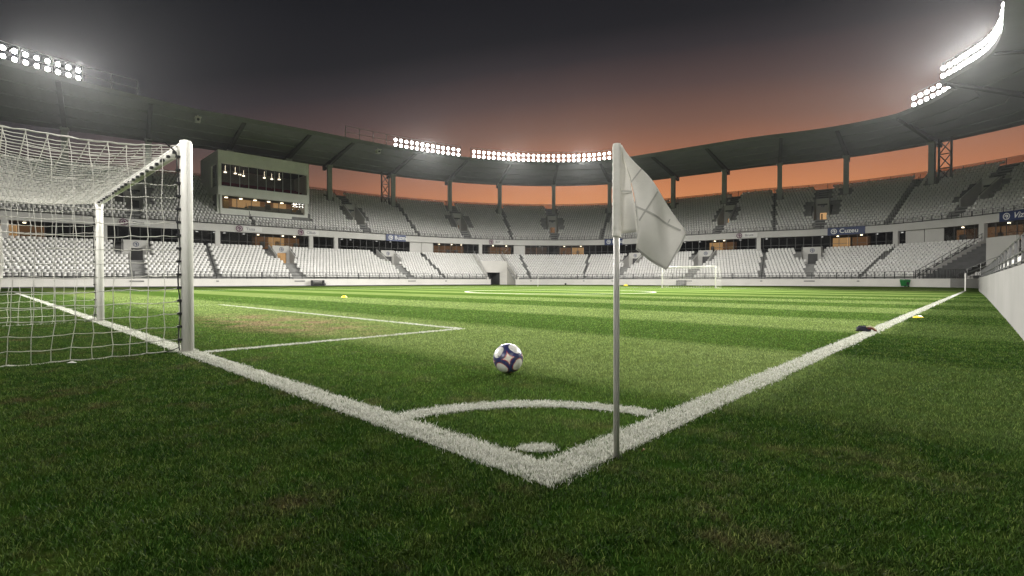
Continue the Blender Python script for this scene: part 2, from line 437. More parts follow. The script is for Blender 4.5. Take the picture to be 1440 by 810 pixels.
def band(o0, o1, z0, z1, s0, s1, step=1.6, two=True):
    """solid band following the bowl between offsets o0<o1 and heights"""
    mb = MB(); g = np.linspace(s0, s1, max(2, int((s1 - s0) / step) + 1))
    for i in range(len(g)):
        mb.v += [tuple(P3(g[i], o0, z0)), tuple(P3(g[i], o1, z0)), tuple(P3(g[i], o1, z1)), tuple(P3(g[i], o0, z1))]
    for i in range(len(g) - 1):
        a, b = 4 * i, 4 * i + 4
        for q, r in ((0, 1), (1, 2), (2, 3), (3, 0)): mb.f.append((a + q, b + q, b + r, a + r)); mb.m.append(0)
    mb.f.append((0, 1, 2, 3)); mb.m.append(0); e = 4 * len(g) - 4; mb.f.append((e + 3, e + 2, e + 1, e)); mb.m.append(0)
    return mb
sub(band(0., .45, Z_F0, Z_F1, S0, S1).build('fascia', M['fascia']))
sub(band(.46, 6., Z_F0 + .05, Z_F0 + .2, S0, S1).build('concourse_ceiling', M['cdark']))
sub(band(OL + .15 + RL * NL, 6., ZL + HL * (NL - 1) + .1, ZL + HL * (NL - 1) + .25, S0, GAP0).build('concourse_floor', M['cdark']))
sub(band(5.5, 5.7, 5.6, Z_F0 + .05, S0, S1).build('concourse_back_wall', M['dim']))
sub(band(OU + RU * NU, OU + RU * NU + .25, 0., ZU + HU * (NU - 1) + .05, S0, S1).build('rear_wall', M['cdark']))
# glazed concourse between the tiers: bays
def in_any(px, L): return any(a <= px <= b for a, b in L)
LIT = [(5, 72), (352, 425), (612, 662), (694, 716), (790, 816), (984, 1040), (1176, 1214), (1320, 1352), (1396, 1436)]
LITLO = [(740, 775), (1362, 1392)]
PANEL = [(580, 612), (720, 742), (1282, 1318), (450, 452)]
PILL = [(302, 316), (430, 440), (464, 476), (540, 545)]
BAY = 2.6; nb = int((S1 - S0) / BAY)
for b in range(nb):
    a0, a1 = S0 + b * BAY, S0 + (b + 1) * BAY; mid = (a0 + a1) / 2
    pm = P3(mid, .6, 7.6)
    if pm.y < 8: continue
    px = pxof(pm)
    if px < -120 or px > 1560: continue
    u, n, w = axes(mid)
    if in_any(px, PANEL):
        mb = MB(); mb.box(P3(mid, .62, 7.62), u, n, w, BAY / 2 - .03, .06, 1.1); sub(mb.build('concourse_panel', M['fascia']))
        continue
    mb = MB()
    for e in (a0 + .04, mid): mb.box(P3(e, .6, 7.6), u, n, w, .035, .05, 1.12)
    for z_ in (6.56, 7.25): mb.box(P3(mid, .6, z_), u, n, w, BAY / 2 - .05, .03, .03)
    f_ = sub(mb.build('concourse_window', M['rail']))
    mb = MB(); mb.box(P3(mid, .68, 7.6), u, n, w, BAY / 2 - .08, .006, 1.1)
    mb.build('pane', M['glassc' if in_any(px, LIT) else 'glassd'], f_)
    lit = in_any(px, LIT)
    if lit or in_any(px, LITLO):
        mb = MB(); mb.box(P3(mid, 3.2, 7.4), u, n, w, BAY * .5, .05, 1.0)
        sub(mb.build('lit_room_wall', M[random.choice(('warm', 'warmlo', 'warmlo')) if lit else 'warmlo']))
        mb = MB()
        if random.random() < .7:
            q = random.uniform(-.8, .8); mb.box(P3(mid + q, 2.4, 7.0), u, n, w, random.uniform(.1, .5), .2, random.uniform(.4, .75)); sub(mb.build('cupboard', M['wood' if random.random() < .5 else 'cdark']))
    if lit or random.random() < .4:
        mb = MB(); mb.lathe(P3(mid + random.uniform(-.8, .8), 1.7, 8.55), [(0, 0), (.17, 0), (.17, .12), (0, .12)], 10)
        sub(mb.build('ceiling_lamp', M['bulb' if lit else 'coldbulb']))
for x in (8, 145, 308, 435, 470, 675, 1068, 1262, 1385):
    s = s_at(x, .3); u, n, w = axes(s)
    mb = MB(); mb.box(P3(s, .1, 7.35), u, n, w, .34, .3, 1.37); sub(mb.build('concourse_pillar', M['fascia']))

# stair flights in the aisles
aisles_l = [(s, .75, 0, 7) for s in lvom] + [(s, .16, 0, NL - 1) for s in lthin]
aisles_u = [(s, .7, 0, 4) for s in uvom] + [(s, .8, 11, NU - 1) for s in uvom] + [(s, .16, 0, NU - 1) for s in uthin]
for lst, rf, rise, run, tier in ((aisles_l, lrow, HL, RL, 'lower'), (aisles_u, urow, HU, RU, 'upper')):
    for s, hw, r0, r1 in lst:
        mb = MB(); u, n, w = axes(s)
        for i in range(r0, r1 + 1):
            o, z = rf(i)
            mb.box(P3(s, o - run * .25 - .003, z - rise * .75), u, n, w, hw, run * .25, rise * .25)
        sub(mb.build('aisle_stairs', M['conc' if tier == 'lower' else 'cdark']))
        if hw < .4:
            mb = MB()
            for i in range(r0, r1 + 1):
                o, z = rf(i); mb.tube([P3(s, o + .3, z), P3(s, o + .3, z + .85)], .045, 5)
            sub(mb.build('aisle_posts', M['rail']))
# side strips beside the upper entrances (bare dark steps)
def vomitory(s, tier, label, lit):
    u, n, w = axes(s)
    if tier == 'upper': rf, r0, r1, hw, rise, run, par = urow, 5, 11, 1.3, HU, RU, .75
    else: rf, r0, r1, hw, rise, run, par = lrow, 8, 14, 1.55, HL, RL, .72
    o0, z0 = rf(r0); o1, z1 = rf(r1); zf = z0 - rise
    if tier == 'lower': zf = z0 - rise; z1 = z1 - .1
    base = P3(s, o0, zf)
    t = thing('stand_entrance', label, 'stand entrance', base, 'entrances in the %s tier' % tier)
    def part(name, mb, mat, p=None): return mb.build(name, mat, p) if p is not None else keep_world(mb.build(name, mat), t)
    for sg in (-1, 1):
        mb = MB(); a = hw + (.02 if sg > 0 else .02); c = .22
        L = lambda q, o, z: P3(s, o, z) + u * q
        q0, q1 = sg * (a - c), sg * a
        if sg < 0: q0, q1 = q1, q0
        mb.hexa([L(q0, o0 - .05, zf - .3), L(q1, o0 - .05, zf - .3), L(q1, o1, zf - .3), L(q0, o1, zf - .3),
                 L(q0, o0 - .05, z0 + par), L(q1, o0 - .05, z0 + par), L(q1, o1, z1 + par), L(q0, o1, z1 + par)])
        sw_ = part('side_wall', mb, M['fascia'])
        mb = MB(); mb.tube([L(sg * (a - .11), o0, z0 + par + .25), L(sg * (a - .11), o1, z1 + par + .25)], .03, 6)
        for f in (.05, .5, .95): mb.tube([L(sg * (a - .11), o0 + (o1 - o0) * f, z0 + (z1 - z0) * f + par - .05), L(sg * (a - .11), o0 + (o1 - o0) * f, z0 + (z1 - z0) * f + par + .25)], .022, 5)
        part('handrail', mb, M['rail'], sw_)
    mb = MB(); mb.box(P3(s, (o0 + o1) / 2, zf - .08), u, n, w, hw - .23, (o1 - o0) / 2, .08); part('landing', mb, M['conc'])
    # back wall with a doorway
    ww = hw - .22; dw = .55 if tier == 'upper' else .72; dh = 1.85; ob = o1 - .12 if tier == 'upper' else o1 - 1.6
    zt = (z1 + par) if tier == 'upper' else z1 + .55
    mb = MB(); cx = .15
    mb.box(P3(s, ob, (zf + zt) / 2) + u * (-(ww + dw - cx) / 2), u, n, w, (ww - dw + cx) / 2, .1, (zt - zf) / 2)
    mb.box(P3(s, ob, (zf + zt) / 2) + u * ((ww + dw + cx) / 2), u, n, w, (ww - dw - cx) / 2, .1, (zt - zf) / 2)
    mb.box(P3(s, ob, (zf + dh + zt) / 2) + u * cx, u, n, w, dw, .1, (zt - zf - dh) / 2)
    bw_ = part('back_wall', mb, M['fascia'])
    mb = MB(); mb.box(P3(s, ob + .35, zf + dh / 2) + u * cx, u, n, w, dw, .03, dh / 2)
    dw_ = part('doorway', mb, M['warm'] if lit == 2 else M['warmlo'] if lit == 1 else M['cdark'])
    if lit:
        mb = MB(); mb.box(P3(s, ob + .25, zf + dh * .45) + u * (cx - dw * .45), u, n, w, dw * .22, .03, dh * .45); part('door_leaf', mb, M['wood'], dw_)
    er = .3 if tier == 'upper' else .36
    ez = zf + dh + (zt - zf - dh) * .5
    part('emblem', emblem(P3(s, ob - .115, min(ez, zt - .3)) + u * cx * .5, u, n, er), M['navy'], bw_)
    return t
def emblem(c, u, n, r):
    """round crest: a ring with a curl and a bar, lying in the plane u-up"""
    mb = MB(); w = Vector((0, 0, 1))
    def ann(r0, r1, a0=0, a1=2 * math.pi, k=24, dz=0):
        b = len(mb.v)
        for i in range(k + 1):
            a = a0 + (a1 - a0) * i / k; d = u * math.cos(a) + w * math.sin(a)
            mb.v += [tuple(c + d * r0 - n * dz), tuple(c + d * r1 - n * dz)]
        for i in range(k): mb.f.append((b + 2 * i, b + 2 * i + 1, b + 2 * i + 3, b + 2 * i + 2)); mb.m.append(0)
    ann(r * .76, r); ann(r * .25, r * .5, -.6, 3.6, 14)
    mb.box(c + u * r * .12 - w * r * .22, u, n, w, r * .13, .004, r * .42)
    return mb

# ------------------------------------------------------------------ seats
SW = .53
def seat_parts():
    """(backrest, pan, bracket) in local axes x along the row, y outward, z up; origin on the tread"""
    bk = MB(); w, z0, z1, y0 = .225, .40, .84, .40
    pr = [(-w, z0), (w, z0), (w, z1 - .08), (w - .07, z1), (-w + .07, z1), (-w, z1 - .08)]
    for yy in (y0, y0 + .05): bk.v += [(x, yy + (z - z0) * .25, z) for x, z in pr]
    bk.f = [(5, 4, 3, 2, 1, 0), (6, 7, 8, 9, 10, 11)] + [(i, (i + 1) % 6, 6 + (i + 1) % 6, 6 + i) for i in range(6)]; bk.m = [0] * 8
    pn = MB(); pn.hexa([(-.215, .03, .38), (.215, .03, .38), (.22, .41, .36), (-.22, .41, .36), (-.215, .02, .44), (.215, .02, .44), (.22, .41, .41), (-.22, .41, .41)])
    br = MB(); br.hexa([(-.03, .25, 0), (.03, .25, 0), (.03, .42, 0), (-.03, .42, 0), (-.03, .2, .37), (.03, .2, .37), (.03, .42, .37), (-.03, .42, .37)])
    return bk, pn, br
BK, PN, BR = seat_parts()
cand = []      # (x, y, z, nx, ny, tier, row, s)
def skip(s, i, tier):
    if tier == 0:
        if GAP0 - .3 < s < GAP1 + .3: return True
        for v in lvom:
            if abs(s - v) < 1.85 and i >= 8: return True
            if -2.7 < s - v < 0 and i >= 9: return True
        for c_, hw, a, b in aisles_l:
            if a <= i <= b and abs(s - c_) < hw + .22: return True
        if abs(s - sT) < 3.5 and i <= 7: return True
    else:
        for v in uvom:
            if abs(s - v) < 2.3 and 5 <= i <= 10: return True
        for c_, hw, a, b in aisles_u:
            if a <= i <= b and abs(s - c_) < hw + .22: return True
        for c_ in cols:
            if abs(s - c_) < .75 and 13 <= i <= 15: return True
        if PB0 - .2 < s < PB1 + .2 and i >= 3: return True
    return False
PBL, PBR = Vector((-48.3, 83.0, 0)), Vector((-37.6, 93.5, 0))
def s_near(p): return float(S[np.argmin((cv[:, 0] - p.x) ** 2 + (cv[:, 1] - p.y) ** 2)])
PB0, PB1 = s_near(PBL), s_near(PBR)
for tier, n, rf in ((0, NL, lrow), (1, NU, urow)):
    for i in range(n):
        o, z = rf(i)
        line = cv + nor * (o + .2); Ls = np.r_[0, np.cumsum(np.linalg.norm(np.diff(line, axis=0), axis=1))]
        for d in np.arange(.3, Ls[-1], SW):
            s = float(np.interp(d, Ls, S))
            if s < S0 + 1 or s > S1 - 1 or skip(s, i, tier): continue
            p, nn = fr(s); q = p + nn * (o + .16)
            if q[1] < 3 or abs(q[0] / q[1]) > 1.3: continue
            cand.append((q[0], q[1], z, nn[0], nn[1], tier, i, s))
cand = np.array(cand)
inv = (np.abs(cand[:, 0] / cand[:, 1]) < 1.012) & (cand[:, 2] > .2)
press_hide = np.zeros(len(cand), bool)
dist = np.hypot(cand[:, 0], cand[:, 1]) + np.where(inv, 0, 1e4)
order = np.argsort(dist); single = order[:300]; rest = order[300:]
def stamp(idx, parts):
    tv = np.array(sum([p_.v for p_ in parts], [])); tf = []; b = 0
    for p_ in parts:
        for f in p_.f:
            for q in range(1, len(f) - 1): tf.append((f[0] + b, f[q] + b, f[q + 1] + b))
        b += len(p_.v)
    tf = np.array(tf); c = cand[idx]; n = len(idx)
    nx, ny = c[:, 3:4], c[:, 4:5]
    jit = rng.normal(0, .012, (n, 1))
    X = c[:, 0:1] + tv[None, :, 0] * ny + (tv[None, :, 1] + jit) * nx; Y = c[:, 1:2] - tv[None, :, 0] * nx + (tv[None, :, 1] + jit) * ny; Z = c[:, 2:3] + tv[None, :, 2] + 0 * X
    return np.stack([X, Y, Z], -1).reshape(-1, 3), (tf[None] + (np.arange(n) * len(tv))[:, None, None]).reshape(-1, 3)
V, F = stamp(rest, (BK, PN))
tag(np_mesh('stadium_seats', V, F, M['seat']), 'endless rows of white plastic seats filling both tiers of the bowl', 'seats', kind='stuff')
ORD = ['front', 'second', 'third', 'fourth', 'fifth', 'sixth', 'seventh', 'eighth', 'ninth', 'tenth', 'eleventh', 'twelfth', 'thirteenth', 'fourteenth', 'fifteenth', 'sixteenth', 'seventeenth', 'top']
st = link('stadium_seat', None)
BK.build('backrest', M['seat'], st); PN.build('seat', M['seat'], st); BR.build('bracket', M['rail'], st)
for q, idx in enumerate(single):
    x, y, z, nx, ny, tier, i, s = cand[idx]
    o = st if q == 0 else copy_tree(st)
    o.location = (x, y, z); o.rotation_euler = (0, 0, math.atan2(-nx, ny))
    if s > GAP1: where = 'beyond the white side wall at right edge'
    elif x > 0: where = ('lower' if tier == 0 else 'upper') + ' tier just left of the corner passage'
    else: where = ('lower' if tier == 0 else 'upper') + ' tier behind the goal net'
    lab = 'white seat, %s row, %s' % (ORD[int(i)], where)
    tag(o, lab, 'seat', 'seats: %s row, %s' % (ORD[int(i)], where))

# entrances
upn = ['upper tier entrance seen through the goal net', 'upper tier entrance right of the press box with unlit doorway', 'upper tier entrance with pale lit doorway above the dark players tunnel',
       'upper tier entrance facing the camera at the far bend of the bowl', 'upper tier entrance with lit doorway right of the corner flag cloth', 'upper tier entrance with brightest doorway above the long blue board', 'large upper tier entrance nearest the right edge of the bowl']
for s, l, lit in zip(uvom, upn, (0, 0, 1, 1, 2, 2, 0)): vomitory(s, 'upper', l, lit)
lon = ['lower tier entrance with crest behind the goal net', 'lower tier entrance with orange lit doorway below the press box', 'lower tier entrance midway between press box and players tunnel',
       'lower tier entrance half hidden behind the flag pole', 'lower tier entrance with crest directly above the far goal', 'lower tier entrance with crest below the blue board at right']
for s, l, lit in zip(lvom, lon, (0, 2, 0, 0, 0, 0)): vomitory(s, 'lower', l, lit)

# players' tunnel
u, n, w = axes(sT)
tun = thing('players_tunnel', 'dark tunnel mouth between sloping white walls in the lower tier', 'tunnel', P3(sT, OL, 0))
o7, z7 = lrow(8)
for sg in (-1, 1):
    mb = MB(); q0, q1 = (3.0, 3.3) if sg > 0 else (-3.3, -3.0)
    L = lambda q, o, z: P3(sT, o, z) + u * q
    oe, ze = lrow(NL - 1)
    mb.hexa([L(q0, OL - .3, 0), L(q1, OL - .3, 0), L(q1, oe, 0), L(q0, oe, 0), L(q0, OL - .3, 1.45), L(q1, OL - .3, 1.45), L(q1, oe, ze + .75), L(q0, oe, ze + .75)])
    sw_ = keep_world(mb.build('side_wall', M['wall']), tun)
    mb = MB(); qq = (q0 + q1) / 2
    for dz in (.35, .7): mb.tube([L(qq, OL - .2, 1.45 + dz), L(qq, oe, ze + .75 + dz)], .03, 6)
    for f in np.linspace(0.02, .98, 8): mb.tube([L(qq, OL - .2 + (oe - OL + .2) * f, 1.4 + (ze - .7) * f), L(qq, OL - .2 + (oe - OL + .2) * f, 1.4 + (ze - .7) * f + .75)], .025, 5)
    mb.build('handrail', M['railg'], sw_)
mb = MB(); mb.box(P3(sT, o7 - .15, (2.55 + z7 + .9) / 2), u, n, w, 2.99, .14, (z7 + .9 - 2.55) / 2); keep_world(mb.build('lintel', M['wall']), tun)
for sg in (-1, 1):
    mb = MB(); mb.box(P3(sT, o7 - .15, 1.27) + u * 2.2 * sg, u, n, w, .79, .14, 1.27); keep_world(mb.build('jamb', M['wall']), tun)
mb = MB()
for sg in (-1, 1): mb.box(P3(sT, o7 + 3, 1.27) + u * sg * 1.5, u, n, w, .05, 3., 1.27)
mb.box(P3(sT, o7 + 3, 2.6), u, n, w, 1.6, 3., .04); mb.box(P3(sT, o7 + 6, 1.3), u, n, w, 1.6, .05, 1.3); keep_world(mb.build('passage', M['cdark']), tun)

# perimeter wall, in runs
sK = GAP0 + 8.
WALLS = [(S0, sT - 3.31, 'long white perimeter wall left of the tunnel, behind the pitch'), (sT + 3.31, sK, 'white perimeter wall right of the tunnel, behind the far goal'),
         (sK + .01, S1, 'plain white wall in dimmed colour running beside the touchline to the right edge')]
for a, b, l in WALLS:
    tag(band(OL - .15, OL + .14, 0, 1.10, a, b, 1.2).build('perimeter_wall', M['walldim' if a > sK else 'wall']), l, 'wall')
tag(band(OL - .45, OL - .151, 0, .10, S0, sT - 3.4).build('wall_plinth', M['cdark']), 'low dark strip at the foot of the far white wall', 'plinth')

# railings on the wall, on the fascia and behind the last row
def railing(name, label, group, s0, s1, off, z0, hgt, step, rails, mat, r=.03, panel=None):
    c = P3((s0 + s1) / 2, off, z0); t = thing(name, label, 'railing', c, group)
    kx = max(1, round((s1 - s0) / step)); pm = None
    for i in range(kx + 1):
        s = s0 + (s1 - s0) * i / kx; u, n, w = axes(s); p = P3(s, off, z0)
        if pm is None:
            mb = MB(); mb.box((0, 0, hgt / 2), (1, 0, 0), (0, 1, 0), (0, 0, 1), r * 1.3, r * 1.3, hgt / 2); o = mb.build('post', mat, t); pm = o
        else: o = pm.copy(); COL.objects.link(o); o.parent = t
        o.location = p - c; o.rotation_euler = (0, 0, math.atan2(u.y, u.x))
    for f in rails:
        mb = MB(); g = np.linspace(s0, s1, kx + 1); mb.tube([P3(s, off, z0 + hgt * f) for s in g], r, 5); keep_world(mb.build('rail', mat), t)
    if panel:
        mb = MB(); g = np.linspace(s0, s1, kx + 1)
        for a, b in zip(g[:-1], g[1:]): mb.quad(P3(a, off + .05, z0 + .05), P3(b, off + .05, z0 + .05), P3(b, off + .05, z0 + hgt * .96), P3(a, off + .05, z0 + hgt * .96))
        keep_world(mb.build('panel', panel), t)
    return t
def where(px):
    for a, t in ((20, 'at the far left'), (130, 'seen through the left of the goal net'), (265, 'seen through the right of the goal net'), (345, 'below the left half of the press box'), (440, 'below the right half of the press box'),
                 (545, 'between press box and the small blue board'), (625, 'right of the small blue board'), (700, 'above or beside the dark tunnel'), (780, 'at the far bend right of the tunnel'),
                 (862, 'just left of the flag pole'), (962, 'hidden partly by the flag cloth'), (1060, 'behind and right of the far goal'), (1150, 'left of the long blue board'), (1225, 'under and right of the long blue board'), (1300, 'near the green bin'), (1390, 'by the corner passage at right')):
        if px < a: return t
    return 'at the right edge'
def runs(s0, s1, off, length):
    k_ = max(1, round((s1 - s0) / length)); return [(s0 + (s1 - s0) * i / k_, s0 + (s1 - s0) * (i + 1) / k_) for i in range(k_)]
VIS0, VIS1 = s_at(-40, 0.), S1
for a, b in runs(s_at(-30, OL), sT - 3.6, OL, 16) + runs(sT + 3.6, GAP0 - .1, OL, 16):
    c = P3((a + b) / 2, OL, 1); railing('front_railing', 'dark low railing on the white pitch wall, %s' % where(pxof(c)), 'railings on the pitch wall', a + .05, b - .05, OL, 1.10, 1.0, 1.9, (1., .55), M['rail'], .03)
railing('front_railing', 'dark barred railing on the white wall across the corner passage', 'railings on the pitch wall', GAP0 + .2, GAP1, OL, 1.10, 1.15, .75, (1., .5, .1), M['rail'], .035)
railing('front_railing', 'heavy grey railing on the white wall at the right edge', 'railings on the pitch wall', GAP1 + .2, S1 - .3, OL, 1.10, .62, 2.2, (1., .5, .2), M['rail'], .02)
for a, b in runs(s_at(-20, 0), SMAX - 30, 0, 20):
    c = P3((a + b) / 2, 0, 10); railing('tier_railing', 'dark railing on the upper tier front, %s' % where(pxof(c)), 'railings on the upper tier', a + .05, b - .05, .25, Z_F1, .8, 1.3, (1., .5), M['rail'], .025)
OB = OU + RU * NU + .12; ZB = ZU + HU * (NU - 1)
for a, b in zip(cols[1:-1], cols[2:]):
    c = P3((a + b) / 2, OB, 20); railing('rear_railing', 'tinted glass railing behind the top seats, %s' % where(pxof(c)), 'railings behind the top seats', a + .05, b - .05, OB, ZB, 1.25, 2., (1.,), M['rail'], .035, M['tinted'])

# corner passage at right: sloping end walls
for s, sg, l, mt in ((GAP0, 1, 'grey sloping end wall of the lower tier beside the green bin', 'fascia'), (GAP1, -1, 'pale sloping end wall of the right side seats beyond the white wall', 'wall')):
    u, n, w = axes(s); t = thing('end_wall', l, 'wall', P3(s, OL, 0)); oe, ze = lrow(NL - 1)
    L = lambda q, o, z: P3(s, o, z) + u * q
    q0, q1 = (.02, .32) if sg > 0 else (-.32, -.02)
    mb = MB(); mb.hexa([L(q0, OL + .15, 0), L(q1, OL + .15, 0), L(q1, oe + .6, 0), L(q0, oe + .6, 0), L(q0, OL + .15, 1.25), L(q1, OL + .15, 1.25), L(q1, oe + .6, ze + .55), L(q0, oe + .6, ze + .55)])
    keep_world(mb.build('wall', M[mt]), t)
    mb = MB(); qq = (q0 + q1) / 2
    for dz in (.5, 1.0): mb.tube([L(qq, OL + .2, 1.2 + dz), L(qq, oe + .5, ze + .5 + dz)], .035, 6)
    for f in np.linspace(0.01, .99, 9): mb.tube([L(qq, OL + .2 + (oe + .3 - OL) * f, 1.2 + (ze - .7) * f), L(qq, OL + .2 + (oe + .3 - OL) * f, 2.2 + (ze - .7) * f)], .035, 5)
    keep_world(mb.build('handrail', M['rail' if sg > 0 else 'railg']), t)
mb = MB()
for i in range(NL):
    o, z = lrow(i); u, n, w = axes((GAP0 + GAP1) / 2)
    for a, b in ((GAP0 + .4, GAP0 + 6.4),):
        g = np.linspace(a, b, 4)
        for c_, d_ in zip(g[:-1], g[1:]):
            mb.quad(P3(c_, o, z - HL), P3(d_, o, z - HL), P3(d_, o, z), P3(c_, o, z)); mb.quad(P3(c_, o, z), P3(d_, o, z), P3(d_, o + RL, z), P3(c_, o + RL, z))
sub(mb.build('passage_steps', M['cdark']))
mb = MB()
for a, b in ((GAP0 + 6.42, GAP1 - .4),):
    mb.hexa([P3(a, OL + 5, 0), P3(b, OL + 5, 0), P3(b, OL + 5.3, 0), P3(a, OL + 5.3, 0), P3(a, OL + 5, 6.2), P3(b, OL + 5, 6.2), P3(b, OL + 5.3, 6.2), P3(a, OL + 5.3, 6.2)])
sub(mb.build('passage_wall', M['fascia']))

# ------------------------------------------------------------------ roof
OR, ZRB, ZRF = 15.6, 24.9, 26.75
_k = [0, s_at(0), s_at(115), s_at(278), s_at(1258), s_at(1335), s_at(1400), cols[-3] + 8, cols[-3] + 20, SMAX]
_v = [-7.5, -6.8, -3.6, 0, 0, -3., -5.5, -8., -9.5, -9.5]
def rof(s): return float(np.interp(s, _k, _v))
roof = thing('stadium_roof', 'grey cantilever roof sweeping round above both tiers of seats', 'roof', P3(s_at(760), 8, 25))
rr = lambda o: keep_world(o, roof)
g = np.arange(S0, S1, 1.5); top = MB(); und = MB(); edge = MB()
for a, b in zip(g[:-1], g[1:]):
    fa, fb = rof(a), rof(b)
    und.quad(P3(a, fa, ZRF), P3(b, fb, ZRF), P3(b, OR, ZRB), P3(a, OR, ZRB))
    und.quad(P3(a, fa, ZRF + .6), P3(a, OR, ZRB + 1.0), P3(b, OR, ZRB + 1.0), P3(b, fb, ZRF + .6))
    und.quad(P3(a, OR, ZRB), P3(b, OR, ZRB), P3(b, OR, ZRB + 1.0), P3(a, OR, ZRB + 1.0))
    edge.hexa([P3(a, fa - .25, ZRF - .12), P3(b, fb - .25, ZRF - .12), P3(b, fb + .02, ZRF - .12), P3(a, fa + .02, ZRF - .12),
               P3(a, fa - .25, ZRF + .62), P3(b, fb - .25, ZRF + .62), P3(b, fb + .02, ZRF + .62), P3(a, fa + .02, ZRF + .62)])
rr(und.build('roof_deck', M['roof'])); rr(edge.build('roof_edge', M['roof']))
for fq in (.22, .45, .68, .88):
    mb = MB(); g_ = np.arange(S0, S1, 2.)
    for a, b in zip(g_[:-1], g_[1:]):
        oa, ob = rof(a) + (OR - rof(a)) * fq, rof(b) + (OR - rof(b)) * fq; zq = ZRF + (ZRB - ZRF) * fq
        mb.hexa([P3(a, oa - .09, zq - .16), P3(b, ob - .09, zq - .16), P3(b, ob + .09, zq - .16), P3(a, oa + .09, zq - .16), P3(a, oa - .09, zq + .05), P3(b, ob - .09, zq + .05), P3(b, ob + .09, zq + .05), P3(a, oa + .09, zq + .05)])
    rr(mb.build('purlin', M['roof']))
for s in cols:
    u, n, w = axes(s); f = rof(s) + .1; mb = MB(); L = lambda q, o, z: P3(s, o, z) + u * q
    zu = lambda o: ZRF + (ZRB - ZRF) * (o - rof(s)) / (OR - rof(s)) - .004
    mb.hexa([L(-.28, f, zu(f) - .22), L(.28, f, zu(f) - .22), L(.28, OR - .3, zu(OR - .3) - .95), L(-.28, OR - .3, zu(OR - .3) - .95), L(-.28, f, zu(f)), L(.28, f, zu(f)), L(.28, OR - .3, zu(OR - .3)), L(-.28, OR - .3, zu(OR - .3))])
    rr(mb.build('rafter', M['rafter']))
    zb = urow(14)[1] - .3; mb = MB()
    mb.box(P3(s, 12.2, (zb + zu(12.2) - .65) / 2), u, n, w, .42, .38, (zu(12.2) - .65 - zb) / 2)
    mb.box(P3(s, 12.2, zu(12.2) - .95), u, n, w, .55, .6, .14)
    rr(mb.build('column', M['column']))
def truss(s, sg):
    u, n, w = axes(s); mb = MB(); L = lambda q, z: P3(s, 12.6, z) + u * q * sg
    z0, z1 = urow(14)[1] - .2, 24.9; q0, q1 = .8, 2.5
    for q in (q0, q1): mb.box(P3(s, 12.6, (z0 + z1) / 2) + u * q * sg, u, n, w, .13, .13, (z1 - z0) / 2)
    zz = np.linspace(z0 + .4, z1 - .3, 4)
    for a, b in zip(zz[:-1], zz[1:]):
        mb.tube([L(q0, a), L(q1, b)], .09, 5); mb.tube([L(q1, a), L(q0, b)], .09, 5); mb.tube([L(q0, a), L(q1, a)], .09, 5)
    mb.tube([L(q0, zz[-1]), L(q1, zz[-1])], .09, 5)
    rr(mb.build('lattice_tower', M['rafter']))
truss(cols[7], -1); truss(cols[16], 1)

# ------------------------------------------------------------------ floodlights on the roof edge
FC = Vector((4, 40, 0))
fl0 = link('floodlight', None)
mb = MB(); mb.lathe((0, 0, 0), [(0, .30), (.16, .30), (.27, .16), (.33, -.02), (.33, -.08), (.30, -.08), (.29, -.03)], 16, Matrix.Rotation(R(-90), 3, 'X')); hs0 = mb.build('housing', M['rail'], fl0, True)
mb = MB(); mb.lathe((0, 0, 0), [(.27, -.035), (.2, -.06), (0., -.068)], 16, Matrix.Rotation(R(-90), 3, 'X')); lens0 = mb.build('lens', M['lamp'], hs0, True)
lens0.data.materials[0].cycles.emission_sampling = 'NONE'
mb = MB(); mb.box((.36, .1, 0), (1, 0, 0), (0, 1, 0), (0, 0, 1), .02, .05, .3); mb.box((-.36, .1, 0), (1, 0, 0), (0, 1, 0), (0, 0, 1), .02, .05, .3); mb.box((0, .1, -.32), (1, 0, 0), (0, 1, 0), (0, 0, 1), .38, .05, .03); mb.build('bracket', M['rail'], fl0)
first = True
OC = ['first', 'second', 'third', 'fourth', 'fifth', 'sixth', 'seventh', 'eighth', 'ninth', 'tenth', 'eleventh', 'twelfth', 'thirteenth', 'fourteenth', 'fifteenth', 'sixteenth', 'seventeenth', 'eighteenth', 'nineteenth', 'twentieth'] + ['number %d' % i for i in range(21, 60)]
sR0 = s_at(1283, -1.); 
BANKS = [('left roof bank', s_at(-60, -6), s_at(116, -3.4), 1.0, -1), ('far bank above dark tunnel', s_at(556), s_at(646), 1.12, 1), ('long far bank beside flag', s_at(666), s_at(855), 1.12, 1),
         ('right bank, lower straight run', sR0, sR0 + 9.5, 1.25, 1), ('right bank, upper bend', sR0 + 10.8, sR0 + 36, 1.25, 1)]
SPOTS = []
